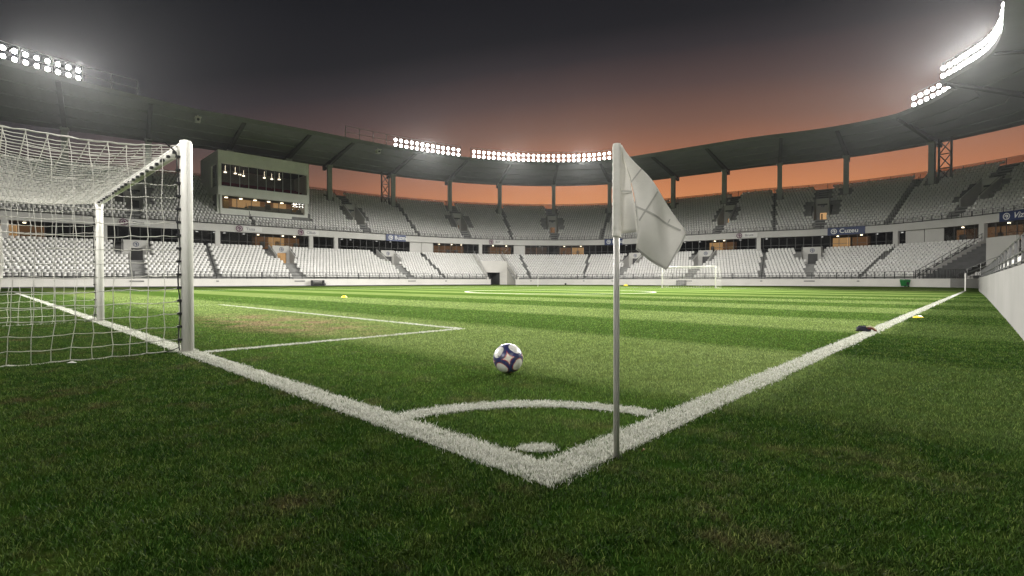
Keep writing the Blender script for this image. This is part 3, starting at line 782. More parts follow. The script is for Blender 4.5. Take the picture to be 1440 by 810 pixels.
for bname, a, b, st_, rev in BANKS:
    kx = max(2, round((b - a) / st_)); sp = list(np.linspace(a, b, kx + 1))
    if rev < 0: sp = sp[::-1]
    for r, (zz, rn) in enumerate(((.75, 'lower'), (1.75, 'upper'))):
        for i, s in enumerate(sp):
            u, n, w = axes(s); p = P3(s, rof(s) - .1, ZRF + .55 + zz - .35)
            o = fl0 if first else copy_tree(fl0); first = False
            d = (FC - p); o.location = p
            yaw = math.atan2(d.y, d.x) + math.pi / 2
            o.rotation_euler = (R(10 + random.uniform(-4, 4)), 0, yaw + random.uniform(-.12, .12))
            tag(o, '%s lit floodlight from %s end, %s row, %s' % (OC[i], 'right' if rev < 0 else 'left', rn, bname), 'floodlight', 'floodlights of the %s' % bname)
    e0, e1 = a - .6, b + .6
    if bname.startswith('left'): e1 = s_at(198, -1.2)
    if bname.startswith('far bank'): e0 = s_at(487)
    t = thing('lamp_gantry', 'thin steel gantry rail carrying the %s' % bname, 'gantry', P3((e0 + e1) / 2, rof((e0 + e1) / 2), ZRF + .6))
    gs = np.linspace(e0, e1, max(3, int((e1 - e0) / 2.6) + 1))
    for s in gs:
        mb = MB(); mb.box(P3(s, rof(s) + .25, ZRF + .6 + 1.1), *axes(s), .05, .05, 1.1); keep_world(mb.build('post', M['railg']), t)
    for zz in (.1, 1.1, 2.2):
        mb = MB(); mb.tube([P3(s, rof(s) + .25, ZRF + .6 + zz) for s in np.linspace(e0, e1, len(gs) * 2)], .04, 5); keep_world(mb.build('rail', M['railg']), t)
    SPOTS.append((bname, a, b))
def spot(p, tgt, power, size, blend, rad=.6, col=(1., .97, .92)):
    l = bpy.data.lights.new('floodlight_beam', 'SPOT'); l.energy = power; l.color = col; l.spot_size = R(size); l.spot_blend = blend; l.shadow_soft_size = rad
    o = link('floodlight_beam', l); o.location = p; o.rotation_euler = (Vector(tgt) - Vector(p)).to_track_quat('-Z', 'Y').to_euler(); return o
def bank_spots(a, b, k_, tgts, power, size, blend, rad=.6):
    for i in range(k_):
        s = a + (b - a) * (i + .5) / k_
        spot(P3(s, rof(s) - .75, ZRF + 1.8), tgts[i % len(tgts)], power / k_, size, blend, rad)
PW = 1.0
def beam(p, tgt, power, vert, wide, blend=.45):
    """a floodlight with a flat, wide beam: vert = full vertical angle in degrees, wide = horizontal stretch"""
    o = spot(p, tgt, power, vert, blend); o.scale = (wide, 1, 1); return o
def bank_p(i, f):
    s = BANKS[i][1] + (BANKS[i][2] - BANKS[i][1]) * f; return P3(s, rof(s) - .75, ZRF + 1.8)
# wide beams over the pitch
for f_ in (.45, .7, .95): spot(bank_p(0, f_), (4, 26, 0), 115000 * PW, 50, .9, .35)
spot(bank_p(1, .5), (-12, 50, 0), 180000 * PW, 46, .9)
spot(bank_p(2, .3), (-2, 58, 0), 170000 * PW, 46, .9)
spot(bank_p(2, .8), (10, 58, 0), 170000 * PW, 46, .9)
spot(bank_p(3, .5), (-6, 54, 0), 280000 * PW, 54, .9)
spot(bank_p(4, .25), (-10, 42, 0), 280000 * PW, 50, .9)
for f_ in (.22, .46, .7): spot(bank_p(4, f_), (-6, 18, 0), 105000 * PW, 50, .9, .35)
# flat beams across to the opposite stands
beam(bank_p(0, .9), (46, 74, -1), 90000 * PW, 20, 3.4, .8)
beam(bank_p(4, .3), (-44, 76, 0), 92000 * PW, 22, 3.2, .8)
beam(bank_p(3, .5), (-30, 88, -1), 60000 * PW, 20, 3.4, .8)
# the banks go on round the ring, out of frame on both sides and behind
beam((-30, -34, 27.8), (28, 92, -3.5), 105000 * PW, 17, 3.6, .8)
beam((28, -34, 27.8), (-22, 94, -3.5), 105000 * PW, 17, 3.6, .8)
beam((0, -36, 27.8), (4, 104, -3.5), 84000 * PW, 17, 2.6, .8)
beam((-38, -28, 27.8), (6, 45, 0), 100000 * PW, 31, 2.2, .7)
beam((-10, -40, 27.8), (-2, 47, 0), 100000 * PW, 31, 2.2, .7)
beam((16, -38, 27.8), (2, 47, 0), 100000 * PW, 31, 2.2, .7)
spot((-34, -30, 27.8), (2, 14, 0), 25000 * PW, 60, .9)
spot((26, -34, 27.8), (-6, 16, 0), 17000 * PW, 60, .9)
# roof cameras
for px, l in ((281, 'small white camera hanging under the left roof edge'), (534, 'small white camera hanging under the roof left of the bright lamps')):
    s = s_at(px); u, n, w = axes(s); t = thing('security_camera', l, 'camera', P3(s, .4, ZRF))
    mb = MB(); mb.box(P3(s, .4, ZRF - .9), u, n, w, .34, .5, .3); mb.box(P3(s, .15, ZRF - .56), u, n, w, .42, .7, .04); keep_world(mb.build('body', M['white']), t)
    mb = MB(); mb.tube([P3(s, .4, ZRF - .1), P3(s, .4, ZRF - .6)], .08, 8); keep_world(mb.build('bracket', M['white']), t)
    mb = MB(); mb.lathe(P3(s, -.12, ZRF - .92), [(0, 0), (.2, 0), (.2, .2), (0, .2)], 12, Matrix.Rotation(math.atan2(n.y, n.x) - math.pi / 2, 3, 'Z') @ Matrix.Rotation(R(90), 3, 'X')); keep_world(mb.build('lens', M['black']), t)

# ------------------------------------------------------------------ press box
u = (PBR - PBL).normalized(); n = Vector((-u.y, u.x, 0)); w = Vector((0, 0, 1)); W = (PBR - PBL).length
Z0, Z1, DP = 11.9, 22.4, 11.
pb = thing('press_box', 'grey press box with two storeys of windows standing in the upper tier', 'press box', PBL + w * Z0)
def Q(a, b, z): return PBL + u * a + n * b + w * z
def pbx(name, a0, a1, b0, b1, z0, z1, mat):
    mb = MB(); mb.box(Q((a0 + a1) / 2, (b0 + b1) / 2, (z0 + z1) / 2), u, n, w, (a1 - a0) / 2, (b1 - b0) / 2, (z1 - z0) / 2); return keep_world(mb.build(name, mat), pb)
H = Z1 - Z0; zz = [Z0, Z0 + .095 * H, Z0 + .30 * H, Z0 + .445 * H, Z0 + .80 * H, Z1]
pbx('lower_band', .35, W - .35, .35, .75, zz[0], zz[1], M['press']); pbx('middle_band', 0, W, 0, .6, zz[2], zz[3], M['press']); pbx('upper_band', 0, W, 0, .6, zz[4], zz[5], M['press'])
pbx('corner_pier', 0, .5, .002, .6, zz[3], zz[4], M['press']); pbx('corner_pier', W - .35, W, .002, .6, zz[3], zz[4], M['press'])
pbx('corner_pier', .35, .65, .35, .75, zz[1], zz[2], M['press']); pbx('corner_pier', W - .65, W - .35, .35, .75, zz[1], zz[2], M['press'])
pbx('roof', .004, W - .004, .602, DP, Z1 - .5, Z1 - .004, M['press'])
# left flank with two narrow windows, right flank, back, floors
for nm, a0, a1 in (('flank_wall', 0, .4), ('flank_wall', W - .4, W)):
    b_ = 2.6 if a0 == 0 else .602
    mb = MB()
    def bb(b0, b1, z0, z1): mb.box(Q((a0 + a1) / 2, (b0 + b1) / 2, (z0 + z1) / 2), u, n, w, .2, (b1 - b0) / 2, (z1 - z0) / 2)
    if a0 == 0:
        bb(4.2, DP, Z0 + .002, Z1 - .51); bb(.602, 4.198, zz[4], Z1 - .51); bb(.602, 4.198, zz[2] + .3, zz[3]); bb(.602, 4.198, Z0, zz[1]); bb(.602, 1.0, zz[3] + .002, zz[4] - .002); bb(.76, 1.1, zz[1] + .002, zz[2] + .298)
    else: bb(.602, DP, Z0 + .002, Z1 - .51)
    keep_world(mb.build(nm, M['press']), pb)
for z0, z1 in ((zz[1], zz[2] + .3), (zz[3], zz[4])):
    f = pbx('side_window', .18, .2, 1.1, 4.15, z0 + .03, z1 - .03, M['glassd'])
    mb = MB(); mb.box(Q(.17, 2.4, (z0 + z1) / 2), u, n, w, .05, .06, (z1 - z0) / 2 - .01); mb.box(Q(.17, 1.15, (z0 + z1) / 2), u, n, w, .05, .06, (z1 - z0) / 2 - .01); keep_world(mb.build('side_mullion', M['column']), pb)
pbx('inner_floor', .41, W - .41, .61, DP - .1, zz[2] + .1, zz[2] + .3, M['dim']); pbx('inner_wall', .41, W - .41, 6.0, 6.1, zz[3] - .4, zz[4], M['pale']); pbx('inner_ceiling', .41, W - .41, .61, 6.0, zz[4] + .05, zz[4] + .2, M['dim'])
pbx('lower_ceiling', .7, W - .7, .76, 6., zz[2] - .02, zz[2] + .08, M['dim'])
nu = 10; wu = (W - .85) / nu
for i in range(nu):
    a = .5 + i * wu; pbx('window', a + .04, a + wu - .04, .30, .32, zz[3] + .04, zz[4] - .04, M['glassp'])
    if i: pbx('mullion', a - .04, a + .04, .24, .38, zz[3] + .002, zz[4] - .002, M['column'])
nlw = 6; wl = (W - 1.3) / nlw
for i in range(nlw):
    a = .65 + i * wl; pbx('lower_window', a + .04, a + wl - .04, .52, .54, zz[1] + .03, zz[2] - .03, M['glassc'])
    if i: pbx('mullion', a - .04, a + .04, .48, .58, zz[1] + .002, zz[2] - .002, M['rail'])
    pbx('lit_back_wall', a + .02, a + wl - .02, 3.2, 3.3, zz[1], zz[2] - .03, M['warm'] if i in (1, 2, 4) else M['warmlo'])
    if i in (0, 3, 5): pbx('wardrobe', a + wl * .35, a + wl * .7, 2.6, 3.18, zz[1], zz[1] + 1.7, M['wood'] if i != 3 else M['cdark'])
    mb = MB(); mb.lathe(Q(a + wl * .45, 1.9, zz[2] - .16), [(0, 0), (.26, 0), (.26, .1), (0, .1)], 12); keep_world(mb.build('ceiling_lamp', M['bulb']), pb)
for a, b, z in ((1.6, 2, -.35), (3.2, 2.2, -.3), (4.2, 3.2, -.2), (5.1, 4.2, -.15), (8., 2.4, -.35), (9.6, 3.4, -.2), (10.4, 2, -.35)):
    mb = MB(); mb.lathe(Q(a, b, zz[4] + z - .8), [(0, 0), (.24, 0), (.2, .12), (0, .14)], 12); mb.tube([Q(a, b, zz[4] + z - .7), Q(a, b, zz[4] + .05)], .015, 5); keep_world(mb.build('pendant_lamp', M['bulb']), pb)
for q in range(3):
    for i in range(6):
        a = .8 + i * 2.3; mb = MB(); mb.box(Q(a + 1, 1.6 + q * 1.3, zz[3] + .1 + q * .35), u, n, w, 1.0, .08, .5); keep_world(mb.build('bench_back', M['magenta']), pb)

# ------------------------------------------------------------------ boards and signs on the fascia
def text(body, c, u, size, mat, parent, shear=0.):
    cu = bpy.data.curves.new('lettering', 'FONT'); cu.body = body; cu.size = size; cu.align_x = 'LEFT'; cu.align_y = 'CENTER'; cu.extrude = .01; cu.shear = shear; cu.offset = .012
    tmp = link('lettering', cu); bpy.context.view_layer.update()
    me = bpy.data.meshes.new_from_object(tmp.evaluated_get(bpy.context.evaluated_depsgraph_get())); bpy.data.objects.remove(tmp)
    me.materials.clear(); me.materials.append(mat); o = link('lettering', me)
    nn = Vector((-u.y, u.x, 0))
    Mx = Matrix((u, Vector((0, 0, 1)), -nn)).transposed().to_4x4(); Mx.translation = c
    o.matrix_world = Mx; o.parent = parent; return o
ZM = (Z_F0 + Z_F1) / 2
def board(px, wdt, body, label, blue, shear=0., hgt=None):
    s = s_at(px); u, n, w = axes(s); c = P3(s, -.14, ZM + (.0 if not blue else .02))
    t = thing('advertising_board' if blue else 'fascia_sign', label, 'board' if blue else 'sign', c, None)
    hh = hgt or (.66 if blue else .40)
    if blue:
        mb = MB(); mb.box(c, u, n, w, wdt / 2, .10, hh); pn_ = keep_world(mb.build('panel', M['blue']), t)
        emblem(c - u * (wdt / 2 - .95) - n * .107, u, n, .46).build('emblem', M['letter'], pn_)
        text(body, c - u * (wdt / 2 - 1.75) - n * .115, u, 1.05, M['letter'], pn_, shear)
    else:
        mb = MB(); mb.box(c + u * .55, u, n, w, wdt / 2 - .55, .06, hh); pn_ = keep_world(mb.build('panel', M['sign']), t)
        e = keep_world(emblem(c - u * (wdt / 2 - .5) - n * .06, u, n, .5).build('emblem', M['plum']), t)
        text(body, c - u * (wdt / 2 - 1.5) - n * .075, u, .62, M['greyprint'], pn_, shear)
board(558, 4.2, 'Buzmi', 'small dark blue board with white lettering left of the dark tunnel', True)
board(864, 4.0, 'B   uzl', 'dark blue board half hidden by the corner flag pole', True)
board(1189, 5.4, 'Cuzeu', 'long dark blue board with white emblem above a lit doorway', True)
board(1440, 5.6, 'Vizu', 'dark blue board with slanted lettering at the right edge', True, .35)
board(192, 3.6, 'Giuza', 'round emblem sign on the fascia seen through the goal net', False)
board(350, 3.9, 'Tiuza', 'plum emblem sign below the left half of the press box', False)
board(433, 3.6, 'CBlub', 'plum emblem sign below the right end of the press box', False)
board(697, 3.2, 'BUF', 'faint emblem sign above the dark tunnel mouth', False)
board(1050, 3.6, 'Brunt', 'emblem sign right of the flag cloth, above far goal', False)

# ------------------------------------------------------------------ goals
def net_mesh(front, d, top, gl, depth, cell, r, amp):
    """front: centre of the near post foot; d: along the goal line; depth axis: away from the pitch"""
    mb = MB(); back = Vector((-TX, -TY, 0)); f = Vector((front[0], front[1], 0)); g = Vector((GX, GY, 0))
    rs = random.Random(3)
    def pt(a, b, z): return f + g * a + back * b + Vector((0, 0, z))
    na, nb_, nz = max(8, round(gl / cell)), max(6, round(depth / cell)), round(top / cell)
    jit = {}
    def wob(key, p, s_=1.):
        if key not in jit: jit[key] = Vector((rs.uniform(-1, 1), rs.uniform(-1, 1), rs.uniform(-1, 1))) * amp * s_
        return p + jit[key]
    def side(a, far):
        def q(i, j):
            b = depth * i / nb_; z = (top - .08 * (i / nb_) - .05 * math.sin(math.pi * i / nb_)) * j / nz
            bulge = .10 * math.sin(math.pi * j / nz) * math.sin(math.pi * i / nb_) * (1 if far else -1)
            bk = -.06 * math.sin(math.pi * j / nz) * (i / nb_)
            return wob(('s', far, i, j), pt(a + bulge, b + bk, max(z, .01)), 0 if i == 0 else 1)
        return q
    def topq(i, j):
        b = depth * i / nb_; a = gl * j / na; x = j / na
        sag = .10 * math.sin(math.pi * x) ** .6 * math.sin(math.pi * min(1, i / nb_)) + .05 * math.sin(math.pi * i / nb_)
        return wob(('t', i, j), pt(a, b, top - .08 * i / nb_ - sag), 0 if i == 0 else .3)
    def backq(j, k_):
        a = gl * j / na; z = (top - .08) * k_ / nz
        return wob(('b', j, k_), pt(a, depth - .16 * math.sin(math.pi * k_ / nz) * math.sin(math.pi * j / na) ** .7 - .05 * math.sin(math.pi * k_ / nz), max(.01, z)))
    def cord(P, rr_=r):
        Q_ = []
        for a, b in zip(P[:-1], P[1:]): Q_ += [a, (a + b) / 2 - Vector((0, 0, .006))]
        mb.tube(Q_ + [P[-1]], rr_, 4, False)
    for a, far in ((0, 0), (gl, 1)):
        q = side(a, far)
        for i in range(nb_ + 1): cord([q(i, j) for j in range(nz + 1)])
        for j in range(nz + 1): cord([q(i, j) for i in range(nb_ + 1)], r * (1.6 if j in (0, nz) else 1))
    for i in range(nb_ + 1): cord([topq(i, j) for j in range(na + 1)], r * (1.5 if i == nb_ else 1))
    for j in range(na + 1): cord([topq(i, j) for i in range(nb_ + 1)])
    for j in range(na + 1): cord([backq(j, k_) for k_ in range(nz + 1)])
    for k_ in range(nz + 1): cord([backq(j, k_) for j in range(na + 1)])
    return mb
def goal(name, label, g0, g1, t, sgn, top, rp, cell, r, detail):
    p0 = Vector((*fld(g0, t), 0)); p1 = Vector((*fld(g1, t), 0))
    o = thing('football_goal', label, 'goal', p0)
    for p in (p0, p1):
        mb = MB(); mb.tube([p + Vector((0, 0, z)) for z in (0, top + .02, top + rp * .8, top + rp * .98)], [rp, rp, rp * .85, rp * .4], 24)
        keep_world(mb.build('post', M['white'], None, False), o)
        for f_ in o.children[-1].data.polygons: f_.use_smooth = len(f_.vertices) == 4
    mb = MB(); dv = (p1 - p0).normalized(); mb.tube([p0 + dv * rp * .5 + Vector((0, 0, top)), p1 - dv * rp * .5 + Vector((0, 0, top))], rp * .92, 20)
    c = keep_world(mb.build('crossbar', M['white']), o)
    for f_ in c.data.polygons: f_.use_smooth = len(f_.vertices) == 4
    return o, p0, p1, dv
ng, A0, A1, dv = goal('football_goal', 'white goal with full net close by on the left', 5.70, 12.1, .11, 1, 2.47, .067, .155, .0058, True)
bk = Vector((-TX, -TY, 0))
keep_world(net_mesh(A0 + bk * .085, dv, 2.45, 6.4, 1.62, .155, .0045, .012).build('net', M['net']), ng)
for p, sd in ((A0, 1), (A1, 1)):
    mb = MB()
    q = p + bk * .085 - dv * .01
    mb.tube([q + Vector((0, 0, z)) + bk * (.012 * math.sin(z * 9)) for z in np.linspace(.02, 2.3, 40)], .007, 5)
    if p is A0: mb.tube([q + Vector((0, 0, 2.3)), q + bk * .03 + Vector((0, 0, 2.38)), q + bk * .12 + Vector((0, 0, 2.46)), q + bk * .30 + Vector((0, 0, 2.45))], .009, 6)
    for z in np.arange(.15, 2.4, .155): mb.box(q + Vector((0, 0, z)), bk, dv, (0, 0, 1), .022, .018, .014)
    mb.tube([q + Vector((0, 0, .06)), q + bk * .08 + Vector((0, 0, .03)), q + bk * .16 + Vector((0, 0, .012))], .006, 5)
    keep_world(mb.build('lacing', M['black']), ng)
for a in np.arange(.25, 6.2, .3): 
    mb = MB(); c = A0 + dv * a + bk * .06 + Vector((0, 0, 2.42)); mb.box(c, bk, dv, (0, 0, 1), .018, random.uniform(.02, .06), .016)
    keep_world(mb.build('net_clip', M['black']), ng)
fg, B0, B1, dv2 = goal('football_goal', 'white goal far away on the opposite goal line', 20.9, 27.3, 55.0, -1, 2.47, .065, .3, .012, False)
TX, TY = -TX, -TY
keep_world(net_mesh(B0 - bk * .09, dv2, 2.45, 6.4, 1.6, .32, .006, .02).build('net', M['net']), fg)
TX, TY = -TX, -TY

# ------------------------------------------------------------------ corner flag
D0 = 2.41
def at(px, py, d=0.): return Vector(((px - CX) * D0 / FPX, D0 + d, HC + (HZ - py) * D0 / FPX))
cf = thing('corner_flag', 'white corner flag hanging folded from its grey pole in the foreground', 'corner flag', (at(868, 645).x, D0, 0))
bx_ = at(867.5, 645).x; tx_ = at(866.5, 210).x
mb = MB(); mb.tube([(bx_, D0, 0), (bx_ * .6 + tx_ * .4, D0, .6), (tx_, D0, 1.49)], .0142, 20); keep_world(mb.build('pole', M['pole'], None, True), cf)
mb = MB(); pr = []
for i in range(40):
    f = i / 39; z = 1.063 + f * .437; pr.append((.0205 + .0012 * math.sin(i * 1.9) + .0008 * math.sin(i * 3.7), z))
pr = [(.0165, 1.061)] + pr + [(.018, 1.505), (.006, 1.508)]
mb.lathe((tx_ + .001, D0, 0), pr, 20); keep_world(mb.build('sleeve', M['flag'], None, True), cf)
def dep(px, py):
    x, y = (px - 872) / 90, (py - 206) / 170
    return -.020 - .034 * math.sin(min(1, max(0, x)) * 2.6) + .022 * math.sin(x * 6.2 + y * 4.0 + .4) + .012 * math.sin(y * 9 - x * 5) + .006 * math.sin(x * 17 - y * 6)
def lerp_poly(P, f):
    L = [0]
    for a, b in zip(P[:-1], P[1:]): L.append(L[-1] + math.hypot(b[0] - a[0], b[1] - a[1]))
    d = f * L[-1]
    for i in range(len(P) - 1):
        if d <= L[i + 1] + 1e-9:
            q = (d - L[i]) / max(1e-9, L[i + 1] - L[i]); return (P[i][0] + (P[i + 1][0] - P[i][0]) * q, P[i][1] + (P[i + 1][1] - P[i][1]) * q)
    return P[-1]
LB = [(871, 206), (878, 226), (886, 250), (889, 275), (890.5, 300), (890.5, 326), (890, 352)]
RB = [(873, 205), (898, 240), (922, 273), (943, 300), (963, 327)]
BB = [(963, 327), (951, 352), (932, 380)]
mb = MB(); nu_, nv_ = 18, 36
def cloth(px, py, extra=0.): return at(px, py, dep(px, py) + extra)
def surf(uu, vv):
    l = lerp_poly(LB, vv); r_ = lerp_poly(RB + BB[1:], vv); return l[0] + (r_[0] - l[0]) * uu, l[1] + (r_[1] - l[1]) * uu + 2.5 * math.sin(math.pi * uu) * max(0, vv - .6)
for j in range(nv_ + 1):
    for i in range(nu_ + 1): mb.v.append(tuple(cloth(*surf(i / nu_, j / nv_))))
for j in range(nv_):
    for i in range(nu_): a = j * (nu_ + 1) + i; mb.f.append((a, a + 1, a + nu_ + 2, a + nu_ + 1)); mb.m.append(0)
b0 = len(mb.v)   # inner panel between sleeve and fold
LA = [(871, 207), (871, 328)]; RA = [(874, 212), (886, 250), (889, 280), (890.5, 328)]
for j in range(21):
    l, r_ = lerp_poly(LA, j / 20), lerp_poly(RA, j / 20)
    for i in range(9):
        f = i / 8; px, py = l[0] + (r_[0] - l[0]) * f, l[1] + (r_[1] - l[1]) * f
        d1 = .004 + .016 * math.sin(f * math.pi); mb.v.append(tuple(at(px, py, d1 * (1 - f) + (dep(px, py) + .006) * f)))
for j in range(20):
    for i in range(8): a = b0 + j * 9 + i; mb.f.append((a, a + 1, a + 10, a + 9)); mb.m.append(0)
fo = keep_world(mb.build('cloth', M['flag'], None, True), cf)
sd = fo.modifiers.new('thick', 'SOLIDIFY'); sd.thickness = .0022; sd.offset = 0
mb = MB()
for a, b, wd in (((889.5, 293), (954, 325), 2.6), ((919, 273), (893, 313), 2.2), ((898, 241), (886.5, 257), 1.8), ((873, 269.5), (886.5, 270.5), 1.8), ((962, 328), (933, 378), 2.), ((891, 351), (931, 378.5), 2.), ((940, 309), (936, 316), 1.4)):
    d = Vector((b[0] - a[0], b[1] - a[1])); nn = Vector((-d.y, d.x)).normalized() * wd / 2; k_ = 14
    ex = -.004 if a[0] > 880 else -.024
    vs = []
    for i in range(k_ + 1):
        q = i / k_; x, y = a[0] + d.x * q, a[1] + d.y * q
        if a[0] < 880: vs += [at(x - nn.x, y - nn.y, -.006 - .0165 * q), at(x + nn.x, y + nn.y, -.006 - .0165 * q)]
        else: vs += [cloth(x - nn.x, y - nn.y, ex), cloth(x + nn.x, y + nn.y, ex)]
    mb.add(vs, [(2 * i, 2 * i + 1, 2 * i + 3, 2 * i + 2) for i in range(k_)])
keep_world(mb.build('seam', M['seam']), cf)
# far flags
for (g_, t_), l, rp in (((0.1, 54.9), 'white far corner post at the end of the long touchline', .045), ((47, 55), 'thin white corner post standing far off before the distant wall', .045)):
    x, y = fld(g_, t_); t = thing('corner_post', l, 'corner post', (x, y, 0))
    mb = MB(); mb.tube([(0, 0, 0), (0, 0, 1.45), (0, 0, 1.5)], [rp, rp, rp * .5], 10); mb.build('pole', M['white'], t)
    if g_ < 1:
        mb = MB(); mb.box((.0, -.02, 1.57), (1, 0, 0), (0, 1, 0), (0, 0, 1), .07, .05, .09); mb.build('cap', M['black'], t)

# ------------------------------------------------------------------ ball
RB_ = .137; bd = 4.6; bxx = (714.5 - CX) * bd / FPX
bm_v = []; nlat, nlon = 96, 192
th = np.linspace(0, np.pi, nlat + 1); ph = np.linspace(0, 2 * np.pi, nlon + 1)[:-1]
T_, PH_ = np.meshgrid(th, ph, indexing='ij')
D = np.stack([np.sin(T_) * np.cos(PH_), np.sin(T_) * np.sin(PH_), np.cos(T_)], -1).reshape(-1, 3)
# local pattern axes: star axis towards the camera, slightly right and up
za = np.array([.02, -.985, .17]); za /= np.linalg.norm(za)
xa = np.cross([0, 0, 1.], za); xa /= np.linalg.norm(xa); ya = np.cross(za, xa)
an = R(12); xr = xa * math.cos(an) + ya * math.sin(an); yr = -xa * math.sin(an) + ya * math.cos(an)
Lc = np.stack([D @ xr, D @ yr, D @ za], 1)
A_ = np.abs(Lc); srt = np.sort(A_, 1); a_, b_, c_ = srt[:, 2], srt[:, 1], srt[:, 0]
tri3 = (A_.sum(1)) / math.sqrt(3); u_, v_ = b_ / a_, c_ / a_
star = np.sqrt(np.maximum(u_, 0)) + np.sqrt(np.maximum(v_, 0))
col = np.tile(np.array([.025, .03, .13]), (len(D), 1))
pan = np.arccos(np.clip(tri3, -1, 1)) - .10 * (1 - np.clip(c_ * 2, 0, 1))
col[pan < .415] = (.35, .05, .05); col[(pan < .415) & (Lc[:, 1] > .1)] = (.03, .03, .12)
col[pan < .375] = (.76, .75, .71)
col[star < .82] = (.50, .05, .05); col[star < .72] = (.78, .74, .66)
mk_ = (np.hypot(D[:, 0] + .62, D[:, 2] - .25) < .06) & (D[:, 1] < 0); col[mk_] = (.25, .25, .3)
Fq = []
for i in range(nlat):
    r0 = i * nlon + np.arange(nlon); r1 = i * nlon + (np.arange(nlon) + 1) % nlon
    Fq.append(np.c_[r0, r0 + nlon, r1 + nlon, r1])
groove = np.exp(-((pan - .415) / .012) ** 2) * .0015
Vb = D * (RB_ - groove[:, None]) 
mB, nt, bs = new_mat('ball_leather'); va = node(nt, 'ShaderNodeVertexColor', layer_name='Col')
nz_ = noise(nt, position(nt), 38., 4); nt.links.new(mixc(nt, mth(nt, 'MULTIPLY', ramp(nt, nz_, .45, .75), .35), va.outputs[0], (.20, .22, .10)), bs.inputs['Base Color'])
bs.inputs['Roughness'].default_value = .32; bs.inputs['Specular IOR Level'].default_value = .5
ball = np_mesh('football', Vb, np.concatenate(Fq), mB, smooth=True)
ca = ball.data.color_attributes.new('Col', 'FLOAT_COLOR', 'POINT'); ca.data.foreach_set('color', np.c_[col, np.ones(len(col))].astype(np.float32).ravel())
ball.location = (bxx, bd, RB_ + .004); tag(ball, 'white football with navy and red star pattern on the turf', 'ball')

# ------------------------------------------------------------------ small things on the grass
def gpt(px, py): y = HC * FPX / (py - HZ); return Vector(((px - CX) * y / FPX, y, 0))
def disc(px, py, r, label, hh=.05):
    mb = MB(); mb.lathe((0, 0, 0), [(r, .004), (r, .012), (r * .8, hh * .6), (r * .45, hh), (r * .35, hh), (r * .7, hh * .5), (r * .93, .006)], 24)
    o = mb.build('marker_disc', M['yellow'], None, True); o.location = gpt(px, py); tag(o, label, 'marker disc', 'yellow marker discs on the grass'); return o
disc(484, 418.5, .15, 'yellow dome marker on the grass left of the centre circle', .10); disc(1292, 447, .105, 'flat yellow marker just outside the right touchline', .045); disc(880, 402.2, .35, 'tiny yellow marker in front of the far wall by the flag pole', .3)
p = gpt(1216, 466.5)
bu = thing('cloth_bundle', 'dark crumpled bundle with pale strap lying beside the touchline', 'bundle', p)
mb = MB()
for i in range(15):
    t_ = i / 14 * math.pi
    for j in range(20):
        a = 2 * math.pi * j / 20; k_ = 1 + .18 * math.sin(3 * a + 2 * t_) + .12 * math.sin(7 * t_ + 2 * a)
        mb.v.append((-.02 + .115 * k_ * math.sin(t_) * math.cos(a), .08 * k_ * math.sin(t_) * math.sin(a), .045 + .05 * k_ * math.cos(t_)))
for i in range(14):
    for j in range(20): mb.f.append((i * 20 + j, (i + 1) * 20 + j, (i + 1) * 20 + (j + 1) % 20, i * 20 + (j + 1) % 20)); mb.m.append(0)
mb.build('body', M['cloth'], bu, True)
mb = MB(); mb.tube([(.0, -.05, .085), (.06, -.05, .095), (.12, -.04, .075), (.165, -.03, .04), (.185, -.03, .008)], .011, 7); mb.build('strap', M['strap'], bu, True)
mb = MB(); mb.tube([(.01, -.07, .06), (.06, -.075, .062), (.10, -.06, .05), (.15, -.05, .02), (.175, -.05, .006)], .014, 7); mb.build('loop', M['red'], bu, True)
mb = MB(); mb.tube([(.08, .0, .07), (.14, .0, .06), (.18, -.02, .03), (.19, -.025, .006)], .010, 6); mb.build('buckle', M['black'], bu, True)
# green bin in front of the wall
c = P3(s_at(1279, OL), OL - .75, 0); gb = thing('wheeled_bin', 'green wheeled bin standing against the white wall at right', 'bin', c)
mb = MB(); mb.hexa([(-.32, -.3, .1), (.32, -.3, .1), (.32, .3, .1), (-.32, .3, .1), (-.42, -.4, .86), (.42, -.4, .86), (.42, .4, .86), (-.42, .4, .86)]); mb.build('body', M['green'], gb)
mb = MB(); mb.hexa([(-.45, -.44, .87), (.45, -.44, .87), (.45, .42, .87), (-.45, .42, .87), (-.38, -.36, .98), (.38, -.36, .98), (.38, .36, 1.02), (-.38, .36, 1.02)]); mb.build('lid', M['green'], gb)
for sx in (-.25, .25):
    mb = MB(); mb.lathe((sx, -.3, .11), [(0, -.04), (.11, -.04), (.11, .04), (0, .04)], 14, Matrix.Rotation(R(90), 3, 'Y')); mb.build('wheel', M['black'], gb)
mb = MB(); mb.box((.08, -.37, .45), (1, 0, 0), (0, 1, 0), (0, 0, 1), .16, .02, .2); mb.build('label', M['black'], gb)
